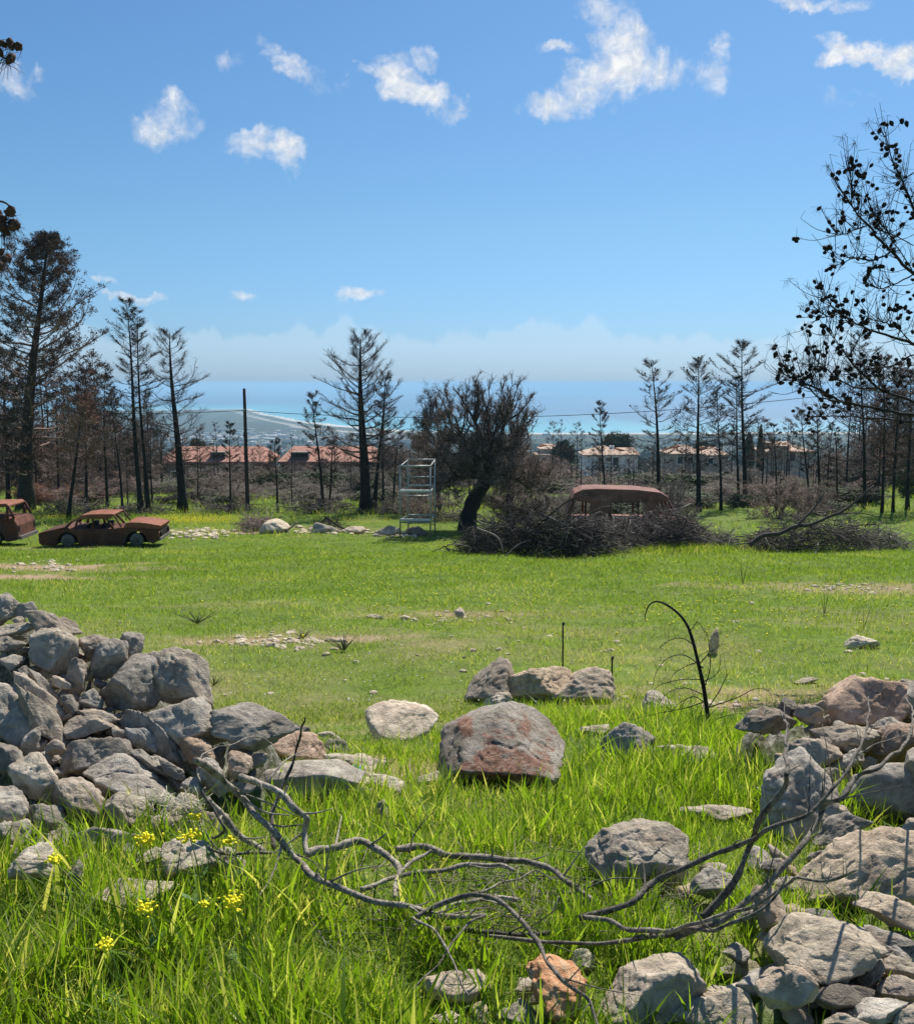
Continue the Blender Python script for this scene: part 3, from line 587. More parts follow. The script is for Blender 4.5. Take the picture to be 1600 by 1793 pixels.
# ------------------------------------------------------------------ haze
hb = MB(); hb.box((0, 84000, -66), (360000, 172500, 170)); 
hm, t = mat('haze_air'); vol = t.add('ShaderNodeVolumePrincipled', ins={'Color': (.50, .78, 1.0, 1), 'Density': HAZE_D, 'Anisotropy': .0}); t.add('ShaderNodeOutputMaterial', ins={1: vol.outputs[0]})
hz = hb.build('haze', hm, smooth=False); tag(hz, 'thin blue sea haze over the coastal plain', 'haze', kind='stuff')

# ------------------------------------------------------------------ building the stones
from functools import lru_cache
@lru_cache(None)
def ico(n):
    bm = bmesh.new(); bmesh.ops.create_icosphere(bm, subdivisions=n, radius=1)
    V = np.array([v.co[:] for v in bm.verts]); T = np.array([[v.index for v in f.verts] for f in bm.faces]); bm.free(); return V, T
def hull_planes(pts):
    bm = bmesh.new()
    for p in pts: bm.verts.new(p)
    bmesh.ops.convex_hull(bm, input=bm.verts)
    bmesh.ops.dissolve_limit(bm, angle_limit=R(9), verts=bm.verts, edges=bm.edges)
    bmesh.ops.recalc_face_normals(bm, faces=bm.faces)
    N, D = [], []
    for f in bm.faces:
        n = f.normal; d = n.dot(f.calc_center_median())
        if d < 0: n = -n; d = -d
        if d > 1e-4: N.append(n[:]); D.append(d)
    bm.free(); return np.array(N), np.array(D)
def rock_mesh(name, pts, size, seed, n, material, sharp=60, rough=1.0, smooth=True, chips=(), nfac=26, fit=None):
    N, D = hull_planes(pts)
    if chips: N = np.vstack([N, [c[0] for c in chips]]); D = np.append(D, [c[1] for c in chips])
    V, T = ico(n)
    if smooth != 'round':      # broken faces: tilted cuts just inside the skin all round
        rq = np.random.default_rng(seed*7+1); dd = rq.normal(size=(nfac, 3)); dd /= np.linalg.norm(dd, axis=1, keepdims=True)
        qq = np.maximum(dd@N.T, 0)/D[None]; kk = qq.argmax(1); rad = 1/qq.max(1); nn = N[kk]+rq.normal(0, .30, (nfac, 3)); nn /= np.linalg.norm(nn, axis=1, keepdims=True)
        DD = (nn*dd).sum(1)*rad*rq.uniform(.93, 1.0, nfac); g_ok = DD > .35*np.abs(rad); N = np.vstack([N, nn[g_ok]]); D = np.append(D, DD[g_ok])
    lay = np.random.default_rng(seed).normal(0, .35, 3)+np.array([0, 0, 1]); lay /= np.linalg.norm(lay)
    pr = np.array(pts); ext = np.maximum(np.ptp(pr, 0)/2, .15*size)
    # directions spread evenly over an elongated body: stretch along the principal axes
    U, S, Wt = np.linalg.svd(pr-pr.mean(0), full_matrices=False); S = S/S.max(); S = np.maximum(S, .3)
    dirs = (V*S)@Wt; dirs /= np.linalg.norm(dirs, axis=1, keepdims=True)
    q = np.maximum(dirs@N.T, 0)/D[None]; r = (q**sharp).sum(1)**(-1/sharp)
    Vn = dirs*r[:, None]
    off = Vector((seed*3.17 % 50, seed*7.31 % 50, seed*1.7 % 50)); out = np.empty(len(Vn)); k = 1/size
    for i, p in enumerate(Vn):
        v = Vector(p); a = v*k
        f1 = noise.noise(a*2.2+off); f2 = noise.fractal(a*5+off, 1.0, 2.1, 3); 
        f3 = 1-abs(noise.noise(a*4.2+off*1.7))*2; f4 = noise.fractal(v*30+off, .9, 2.1, 3)
        st = float(p@lay)*k*6.5+f1*1.6; saw = st-math.floor(st); out[i] = .016*f1*size+.020*f2*size-.020*size*max(0, f3-.84)/.16+.0062*f4-.017*size*(saw**3)*max(0, .5+f2*2.5)
    Vn = Vn+dirs*(out*rough)[:, None]
    if fit:
        for ax, lo, hi in fit:
            c_ = Vn@ax; s_ = (hi-lo)/max(1e-6, np.ptp(c_)); Vn = Vn+((c_-c_.min())*s_+lo-c_)[:, None]*ax[None]
    return mesh_np(name, Vn, [T], True, [material])
def stone_obj(s, seed, name='stone'):
    c = s['c']; nrm = c/np.linalg.norm(c); r_ = np.cross(nrm, [0, 0, 1]); r_ /= np.linalg.norm(r_); u_ = np.cross(r_, nrm)
    W = (np.array([P(a, b, s['d']) for a, b in s['px']])-c)*1.04
    A, B = W@r_, W@u_; A0, B0 = A.mean(), B.mean(); h = max(1e-3, np.ptp(B)); w = max(1e-3, np.ptp(A))
    size = math.sqrt(w*h); T = min(.52*size, .75*min(w, h)+.1*size); rr = random.Random(seed); pts = []
    k = (1.25 if s['label'] == 'BOULDER' else rr.uniform(.45, .9))*T/h
    for a, b in zip(A, B):
        b_ = b-B0; a_ = a-A0
        pts.append(r_*a+u_*b+nrm*(k*b_*1.2+rr.uniform(-.12, .12)*T))
        f = rr.uniform(.62, .8); pts.append(r_*(A0+a_*f)+u_*(B0+b_*f-.03*h)+nrm*(-T*rr.uniform(.6, .85)+k*b_*1.3))
        f = rr.uniform(.6, .85); pts.append(r_*(A0+a_*f)+u_*(B0+b_*f-.06*h)+nrm*(T*rr.uniform(.7, .95)+k*b_))
    big = size*F/s['d']
    n = 6 if big > 130 and s['d'] < 8 else (5 if big > 38 else 4)
    if n == 6 and size*F/s['d'] < 150: n = 5
    ct = np.mean(pts, axis=0); pts = [p-ct for p in pts]
    chips = []
    for _ in range(0 if s['label'] == 'BOULDER' else 16):
        dn = np.array([rr.gauss(0, 1) for _ in range(3)])-nrm*.8; dn /= np.linalg.norm(dn); chips.append((dn, max(p@dn for p in pts)*rr.uniform(.80, .96)))
    m = M['boulder'] if s['label'] == 'BOULDER' else M['orange_rock'] if s['label'] == 'ORANGE' else M['rock']
    k_ = .018*size; fit = [(r_, A.min()-k_-ct@r_, A.max()+k_-ct@r_), (u_, B.min()-k_-ct@u_, B.max()+k_-ct@u_)]
    me = rock_mesh(name, pts, size, seed, n, m, chips=chips, fit=fit, nfac=14 if s['label'] == 'BOULDER' else 12 if s['label'] == 'ORANGE' else 26 if max(w, h)/min(w, h) < 2 else 16, rough=1.4 if s['label'] == 'ORANGE' or 'pitted' in s['label'] or 'crumb' in s['label'] else 1.0)
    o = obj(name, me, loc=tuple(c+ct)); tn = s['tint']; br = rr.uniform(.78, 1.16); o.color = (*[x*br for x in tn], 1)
    return o
for i, s in enumerate(STN):
    nm = 'boulder' if s['w']*s['h'] > .13 else 'stone'
    o = stone_obj(s, i+3, nm); lab = s['label']
    if lab == 'BOULDER': lab = 'large grey boulder with broken rust-red face in the middle of the gap'
    if lab == 'ORANGE': lab = 'rough orange stone standing at the bottom edge'
    if lab == 'STRAW': lab = 'stone draped with dry pale straw in the left heap'
    grp = {'L': 'stones of the left heap', 'R': 'stones of the right heap', 'M': 'stones lying in the gap and meadow'}[s['pile']]
    tag(o, lab, 'boulder' if nm == 'boulder' else 'stone', grp)
# filler stones in the gaps, behind the ones in front
fill = []
for k in range(7):
    rr = random.Random(k+90); pts = [np.array([rr.gauss(0, 1), rr.gauss(0, .7), rr.gauss(0, .5)]) for _ in range(16)]
    pts = [p/np.linalg.norm(p)*rr.uniform(.75, 1.0)*np.array([.075, .055, .042]) for p in pts]
    fill.append(rock_mesh('stone', pts, .085, k+200, 4, M['rock']))
def filler(x, y, z, s, label, grp, tint=None):
    o = obj('stone', fill[random.randrange(7)], loc=(x, y, z)); o.rotation_euler = (random.uniform(-.6, .6), random.uniform(-.6, .6), random.uniform(0, 6.3)); o.scale = (s, s, s)
    t_ = tint or random.choice([(1, 1, 1), (.8, .8, .82), (1.12, .98, .88), (1.15, 1.1, 1.05)]); o.color = (*t_, 1); tag(o, label, 'stone', grp)
rg = random.Random(5)
SIDES = [('left of', math.pi), ('right of', 0), ('below', math.pi/2), ('above', -math.pi/2)]
for pile, n in (('L', 88), ('R', 84)):
    combos = [(s, sd_) for s in STN if s['pile'] == pile and len(s['label'].split()) <= 10 and s['label'] != 'STRAW' for sd_ in SIDES]
    rg.shuffle(combos); done = 0
    for s, (word, ang) in combos:
        if done >= n: break
        a = ang+rg.uniform(-.5, .5); rad = rg.uniform(.48, .62)
        u = s['u']+math.cos(a)*s['w']*F/s['d']*rad; v = s['v']+math.sin(a)*s['h']*F/s['d']*rad+4
        if pile == 'L': lim = np.interp(u, [-50, 0, 140, 250, 360, 375, 520, 600], [1060, 1062, 1128, 1135, 1180, 1255, 1275, 1330])
        else: lim = np.interp(u, [1270, 1400, 1440, 1600, 1700], [1275, 1262, 1215, 1210, 1210])
        if v < lim+14 or u > 1640 or u < -20 or v > 1800 or (pile == 'R' and u < 1290 and v < 1500): continue
        d = min(pile_depth(pile, u, v)+.09, G(u, v)[1]*.965); c = P(u, v, d)
        filler(*c, rg.uniform(.8, 1.35), 'small stone wedged %s the %s' % (word, s['label']), 'small stones wedged in the %s heap' % ('left' if pile == 'L' else 'right')); done += 1
# one mass of loose rubble: the far slopes of both heaps and the chips lying flush in the bare patches
def rock_copies(C, S, cols, name, label):
    V, T = ico(2); n = len(C); r = 1+.22*RNG.standard_normal((n, len(V)))*.5
    Vv = V[None]*r[:, :, None]*np.array(S)[:, None, :]
    an = RNG.uniform(0, 6.28, n); c_, s_ = np.cos(an), np.sin(an)
    X = Vv[..., 0]*c_[:, None]-Vv[..., 1]*s_[:, None]; Y = Vv[..., 0]*s_[:, None]+Vv[..., 1]*c_[:, None]
    W = np.stack([X, Y, Vv[..., 2]], -1)+np.array(C)[:, None]
    me = mesh_np(name, W.reshape(-1, 3), [(T[None]+(np.arange(n)*len(V))[:, None, None]).reshape(-1, 3)], False, [M['rock']])
    o = obj(name, me); o.color = cols; return tag(o, label, 'rubble', kind='stuff')
C, S = [], []
for k in range(150):
    hx, hy, hz_, hr = HEAP[rg.randrange(len(HEAP)//2, len(HEAP))]
    x = hx+rg.uniform(-.25, .25); y = hy+rg.uniform(.1, .6); hh, bb = full(np.array([x]), np.array([y]))
    if hh[0]-bb[0] < .05 or hh[0] > hz_+.02: continue
    q = rg.uniform(.06, .13); C.append((x, y, hh[0]-.02)); S.append((q, q*.8, q*.55))
for k in range(420):
    sgn, x0_, x1_ = rg.choice([(1, 2.15, 4.2), (-1, 2.55, 4.4)]); y = rg.gauss(4.2, .55); x = sgn*rg.uniform(x0_, x1_)*max(.9, y/4.3); lay_ = rg.randrange(4)
    if abs(y-4.2) > 1.15-.22*lay_: continue
    q = rg.uniform(.08, .19); C.append((x, y, float(base(x, y))+.08+.17*lay_*rg.uniform(.8, 1.1))); S.append((q, q*rg.uniform(.6, .9), q*rg.uniform(.4, .7)))
rock_copies(C, S, (1, 1, 1, 1), 'rubble', 'loose grey stones on the far slopes and outer ends of both heaps')
C, S = [], []
for (u, v, du, dv, n, sc) in ((500, 1125, 90, 14, 70, .7), (350, 935, 60, 8, 110, 1.9), (1500, 1030, 80, 10, 60, .7), (810, 1085, 130, 14, 50, .55), (560, 930, 110, 6, 80, 1.8), (700, 936, 60, 5, 50, 1.8), (80, 990, 80, 12, 60, 1.0), (1230, 1235, 80, 10, 60, .35), (650, 1350, 45, 30, 40, .5), (800, 1150, 900, 90, 90, .5)):
    for k in range(n):
        g = G(u+rg.gauss(0, .5)*du, v+rg.gauss(0, .5)*dv); q = sc*rg.uniform(.2, 1.0)**1.5*.12
        C.append((g[0], g[1], g[2]+.01*sc)); S.append((q, q*rg.uniform(.6, 1), q*rg.uniform(.3, .6)))
rock_copies(C, S, (1.45, 1.36, 1.22, 1), 'rubble', 'pale stone chips lying flush in bare patches of the meadow')
# ------------------------------------------------------------------ grass
def blades(name, X, Y, Z, Hh, Wd, material, seg=3, lean=.35, curl=.6, label=None, rnd=None, wide_mid=.55):
    n = len(X); a = RNG.uniform(0, 2*np.pi, n); la = RNG.uniform(0, 2*np.pi, n); ln = np.abs(RNG.normal(0, 1, n))*lean
    dx, dy = np.cos(a), np.sin(a); lx, ly = np.cos(la), np.sin(la); cu = np.abs(RNG.normal(0, 1, n))*curl
    rows = []
    for k in range(seg+1):
        t = k/seg; off = Hh*(ln*t+cu*t*t); h = Hh*(t-.35*cu*t*t)
        cx, cy, cz = X+lx*off, Y+ly*off, Z+h
        wv = Wd*((1-t)**.7 if t > wide_mid else (.6+.4*t/wide_mid))*.5
        if k < seg: rows.append(np.stack([cx-dx*wv, cy-dy*wv, cz], -1)); rows.append(np.stack([cx+dx*wv, cy+dy*wv, cz], -1))
        else: rows.append(np.stack([cx, cy, cz], -1))
    Vv = np.stack(rows, 1); m = 2*seg+1; i = (np.arange(n)*m)[:, None]
    Q = np.concatenate([i+np.array([[2*k, 2*k+1, 2*k+3, 2*k+2]]) for k in range(seg-1)]) if seg > 1 else None
    T = i+np.array([[2*seg-2, 2*seg-1, 2*seg]])
    me = mesh_np(name, Vv.reshape(-1, 3), ([Q] if Q is not None else [])+[T], True, [material])
    setattr_f(me, 'rnd', np.repeat(RNG.random(n) if rnd is None else rnd, m))
    o = obj(name, me); return o
def pin(Px):  # plan positions of photo points on the ground
    return np.array([G(u, v)[:2] for u, v in Px])
stone_xy = np.array([[s['c'][0], s['c'][1]] for s in STN]); stone_r = np.array([.42*min(s['w'], s['h'])+.02 for s in STN])
def clear_of_stones(x, y, only_near=True):
    ok = np.ones(len(x), bool)
    for (cx, cy), r in zip(stone_xy, stone_r):
        if cy < 9: ok &= ((x-cx)**2+(y-cy)**2) > (r*.9)**2
    return ok
# tall grass of the foreground: (photo u, v, radius m, height m, density)
TG = [(100,1700,.9,.26,1),(350,1720,.8,.24,1),(600,1700,.6,.20,.9),(500,1640,.4,.15,.8),(760,1650,.35,.11,.55),(250,1620,.6,.22,.9),(0,1600,.5,.25,1),(900,1630,.4,.11,.6),
 (700,1450,.7,.17,1),(850,1430,.45,.11,.9),(1000,1440,.6,.17,.9),(600,1430,.4,.11,.7),(950,1540,.4,.09,.6),(1100,1400,.6,.17,1),(1250,1390,.7,.20,1),(1180,1350,.5,.20,1),(1300,1300,.6,.22,1),
 (1050,1270,.8,.18,1),(950,1280,.5,.15,.8),(1120,1260,.6,.18,.9),(1280,1450,.5,.12,.9),(700,1330,.4,.12,.6),(740,1300,.3,.15,.7),(1080,1660,.5,.16,.7),(1260,1640,.5,.15,.6),(800,1700,.4,.15,.5),(1230,1730,.4,.12,.4),
 (1330,1290,.5,.18,.9),(1000,1620,.4,.10,.6),(1150,1500,.4,.14,.6),(450,1570,.4,.11,.5)]
TGw = [(*G(u, v)[:2], r, h, d) for u, v, r, h, d in TG]
def tg_field(x, y):
    D = np.zeros(len(x)); Hm = np.zeros(len(x))
    for (cx, cy, r, h, d) in TGw:
        q = np.clip(1.25-np.sqrt((x-cx)**2+(y-cy)**2)/r, 0, 1)*d; up = q > D; Hm = np.where(up, h, Hm); D = np.maximum(D, q)
    return np.minimum(1, D*1.6), Hm
N = 420000
y = RNG.uniform(1.0, 8.2, N); x = RNG.uniform(-1, 1, N)*(y*.56+.7)
D, Hm = tg_field(x, y); cl = fbm(x, y, 5, 33)
hh, bb = full(x, y)
keep = (RNG.random(N) < D*np.clip((cl-.30)*3.2, .06, 1)*.72) & (hh-bb < .10) & clear_of_stones(x, y)
x, y, z, Hm, cl = x[keep], y[keep], hh[keep], Hm[keep], cl[keep]
hgt = Hm*np.clip(RNG.normal(.62, .24, len(x)), .2, 1.4)*(.6+.8*cl)
thin = RNG.random(len(x)) < .55
o = blades('tall_grass', x, y, z-.01, hgt, np.where(thin, RNG.uniform(.0022, .0042, len(x)), RNG.uniform(.0045, .0115, len(x)))*np.clip(hgt/.16, .7, 1.3), M['tall_grass'], seg=4, lean=.26, curl=.34)
tag(o, 'tall bright green grass filling the gap between the stone heaps', 'grass', kind='stuff')
# short ground grass and weeds near the camera
N = 380000
y = RNG.uniform(1.0, 8.5, N)**1.0; x = RNG.uniform(-1, 1, N)*(y*.56+2.4); hh, bb = full(x, y); cl = fbm(x, y, 2.2, 44); so = soil_at(x, y)
keep = (RNG.random(N) < np.clip((cl-.25)*2.6, .12, 1)*(1-so*.9)*.75) & (hh-bb < .05) & clear_of_stones(x, y)
x, y, z = x[keep], y[keep], hh[keep]
o = blades('low_grass', x, y, z-.005, RNG.uniform(.02, .075, len(x)), RNG.uniform(.003, .007, len(x)), M['meadow'], seg=2, lean=.7, curl=.7)
tag(o, 'low grass and weeds between the foreground stones', 'grass', kind='stuff')
# meadow
def scatter(y0, y1, n, p):   # density ~ y^-p per square metre over the visible fan
    u = RNG.random(n*1); k = 2-p
    y = (y0**k+u*(y1**k-y0**k))**(1/k); return RNG.uniform(-1, 1, n)*(y*.53+3.2), y
x, y = scatter(7.6, 40, 400000, 1.35)
so = soil_at(x, y); c1 = fbm(x, y, .55, 51); c2 = fbm(x, y, 2.6, 52)
keep = RNG.random(len(x)) < (1-.93*so)*np.clip((c2-.22)*3, .15, 1)
x, y, c1, c2, so = x[keep], y[keep], c1[keep], c2[keep], so[keep]
lush = np.clip((y-14)/8, 0, 1)*np.clip((34-y)/4, 0, 1)
h = (.035+.06*c1+.05*lush*c2)*RNG.uniform(.5, 1.5, len(x)); wd = .0042*(y/8)**.85*RNG.uniform(.7, 1.5, len(x))
rn = np.clip(RNG.random(len(x))*.75+.35*(c1-.5)*2-.10*lush+.10+.22*np.clip((15-y)/5, 0, 1)*fbm(x, y, .8, 71), 0, 1)
o = blades('meadow_grass', x, y, base(x, y)-.005, h, wd, M['meadow'], seg=2, lean=.5, curl=.6, rnd=rn)
tag(o, 'short spring grass covering the meadow', 'grass', kind='stuff')
# rough grass under the burnt wood beyond the meadow
x, y = scatter(38, 125, 90000, 1.2)
c1 = fbm(x, y, .12, 61); keep = RNG.random(len(x)) < np.clip((c1-.3)*3.5, .05, 1); x, y, c1 = x[keep], y[keep], c1[keep]
o = blades('rough_grass', x, y, base(x, y)-.02, RNG.uniform(.10, .42, len(x))*(.5+c1), .018*(y/40)*RNG.uniform(.7, 1.5, len(x)), M['meadow'], seg=2, lean=.45, curl=.5)
tag(o, 'rough green grass growing under the burnt wood', 'grass', kind='stuff')
# yellow bloom behind the rusted saloon
M['yellow'] = plain('yellow_petals', (.95, .80, .03), .15, 30, .6, .1)
M['white_petal'] = plain('white_petals', (.80, .78, .66), .1, 30, .6, .1)
mb = MB(); pts = []
for (u, v, du, dv, n) in ((340, 912, 90, 8, 2600), (90, 905, 60, 10, 700), (640, 915, 100, 8, 500), (1300, 1045, 300, 60, 260), (700, 1010, 300, 60, 260)):
    for k in range(n):
        g = G(u+RNG.normal()*du*.6, v+RNG.normal()*dv*.6); pts.append((g[0], g[1], g[2]+RNG.uniform(.04, .16)))
mb.blobs(pts, (.022, .022, .014)); o = mb.build('wildflowers', M['yellow']); tag(o, 'tiny yellow wildflowers in the grass by the far edge', 'wildflowers', kind='stuff')
mb = MB(); pts = []
for k in range(700):
    g = G(RNG.uniform(-20, 1620), RNG.uniform(1000, 1240)); r_ = .006*g[1]/10; pts.append((g[0], g[1], g[2]+.05))
mb.blobs(pts, (.011, .011, .006)); o = mb.build('daisies', M['white_petal']); tag(o, 'tiny white daisies dotted over the meadow', 'daisies', kind='stuff')
# straw drape over one stone of the left heap
M['straw'] = plain('dry_straw', (.72, .66, .48), .2, 40, .8, .1)
mb = MB()
s = [q for q in STN if q['label'] == 'STRAW'][0]; n = 90
sx = RNG.uniform(-1, 1, n); sy = RNG.uniform(-1, 1, n); A = np.array([P(s['u']+a*45+b*12, s['v']+b*45, s['d']-.05-.03*RNG.random()) for a, b in zip(sx, sy)])
dr = np.stack([RNG.normal(.0, .045, n), RNG.normal(-.01, .01, n), RNG.normal(-.03, .025, n)], -1)
mb.tubes(np.stack([A-dr*.6, A+RNG.normal(0, .006, (n, 3)), A+dr], 1), np.tile([.0012, .0016, .0007], (n, 1)), 3)
o = mb.build('dry_straw', M['straw']); tag(o, 'dry pale straw spilling over a stone of the left heap', 'straw', kind='stuff')
# scrap of pale blue plastic among the white stones
M['plastic'] = plain('pale_blue_plastic', (.45, .68, .72), .1, 20, .4, .1)
g = G(618, 1352, .03); n = 9; U_, V_ = np.meshgrid(np.linspace(-1, 1, n), np.linspace(-1, 1, n)); W_ = np.stack([g[0]+U_*.045+RNG.normal(0, .005, (n, n)), g[1]+V_*.03, g[2]+.01+np.abs(RNG.normal(0, .011, (n, n)))], -1).reshape(-1, 3); q = np.arange(n*n).reshape(n, n)
o = obj('plastic_scrap', mesh_np('plastic_scrap', W_, [np.stack([q[:-1, :-1], q[:-1, 1:], q[1:, 1:], q[1:, :-1]], -1).reshape(-1, 4)], False, [M['plastic']])); tag(o, 'crumpled scrap of pale blue plastic beside the flat whitish stones', 'litter')
# ------------------------------------------------------------------ mustard plants with yellow heads
M['stem'] = plain('green_stem', (.09, .17, .03), .2, 20, .6, .1)
fl = [(255,1470,2.72,1,'yellow mustard head standing against the wide stone of the left heap'),(330,1466,2.70,.75,'yellow mustard head right of the tallest dark grass blade'),(405,1580,2.45,1.05,'brightest yellow mustard head, farthest right'),(253,1590,2.5,.7,'half-open yellow mustard head among grass blades'),
 (185,1655,2.3,.5,'faint greenish yellow flower head low in the grass'),(344,1430,2.9,.5,'small yellow flower head just above the pale straw'),(96,1505,2.7,.45,'small pale yellow flower in front of the left stones'),(357,1584,2.6,.3,'tiny yellow bud left of the brightest head'),(401,1474,2.9,.45,'small green-yellow flower head beside the dark branch')]
for (u, v, d, sc, lab) in fl:
    top = P(u, v, d); gz = float(base(top[0], top[1])); r0 = empty('mustard_plant', (top[0]+.02, top[1]+.01, gz), lab, 'flower', 'yellow mustard plants in the foreground grass'); L = top-np.array([top[0]+.02, top[1]+.01, gz])
    st = MB(); k = np.linspace(0, 1, 6)[:, None]; pth = k*L+np.array([.02, .01, 0])*np.sin(k*3)
    st.tubes(pth, np.linspace(.0028, .0014, 6)); 
    for q in range(4):
        b = pth[2+q//2]; e = b+np.array([RNG.normal(0, .04), RNG.normal(0, .04), .05]); st.tubes(np.array([b, (b+e)/2+[0, 0, -.01], e]), np.array([.001, .001, .0008]))
    st.build('stem', M['stem'], r0)
    hd = MB(); n = int(46*sc)+8; C = L+RNG.normal(0, 1, (n, 3))*np.array([.013, .013, .009])*sc**.5
    hd.blobs(C, (.0070, .0070, .0036)); hd.build('flower_head', M['yellow'], r0)
    for q in range(4):
        lf = MB()
        t_ = RNG.uniform(.1, .6); b = L*t_; an = RNG.uniform(0, 6.28); dd = np.array([math.cos(an), math.sin(an), .5])*.05; sd_ = np.array([-math.sin(an), math.cos(an), 0])*.009
        lf.add([b, b+dd*.5+sd_, b+dd, b+dd*.5-sd_], [[0, 1, 2, 3]]); lf.build('leaf', M['stem'], r0)
# ------------------------------------------------------------------ fallen branches
def ray_path(pts, ds):
    n = len(pts); ds = np.interp(np.linspace(0, 1, n), np.linspace(0, 1, len(ds)), ds)
    return np.array([P(u, v, d) for (u, v), d in zip(pts, ds)])
def ground_path(pts, lift):
    lf = np.interp(np.linspace(0, 1, len(pts)), np.linspace(0, 1, len(lift)), lift)
    return np.array([G(u, v, l) for (u, v), l in zip(pts, lf)])
def smooth_path(p, k=5):
    p = np.asarray(p, float); n = len(p)
    if n < 3: return np.linspace(p[0], p[-1], k+1)
    q = np.vstack([2*p[0]-p[1], p, 2*p[-1]-p[-2]]); out = []
    for i in range(1, n):
        a, b, c, d = q[i-1], q[i], q[i+1], q[i+2]
        for t in np.arange(k)/k: out.append(.5*((2*b)+(c-a)*t+(2*a-5*b+4*c-d)*t*t+(3*b-a-3*c+d)*t**3))
    out.append(p[-1]); return np.array(out)
def limb_into(mb, path, r0, r1, sides=9, k=5, knob=.10, jit=.0):
    p = smooth_path(path, k); n = len(p); r = np.linspace(r0, r1, n)
    r = r*(1+knob*np.array([noise.noise(Vector(a)*14)+.7*noise.noise(Vector(a)*55) for a in p])*2); p = p+jit*np.array([noise.noise_vector(Vector(a)*9)[:] for a in p])
    r[-1] *= .6
    mb.tubes(p, r, sides); return p
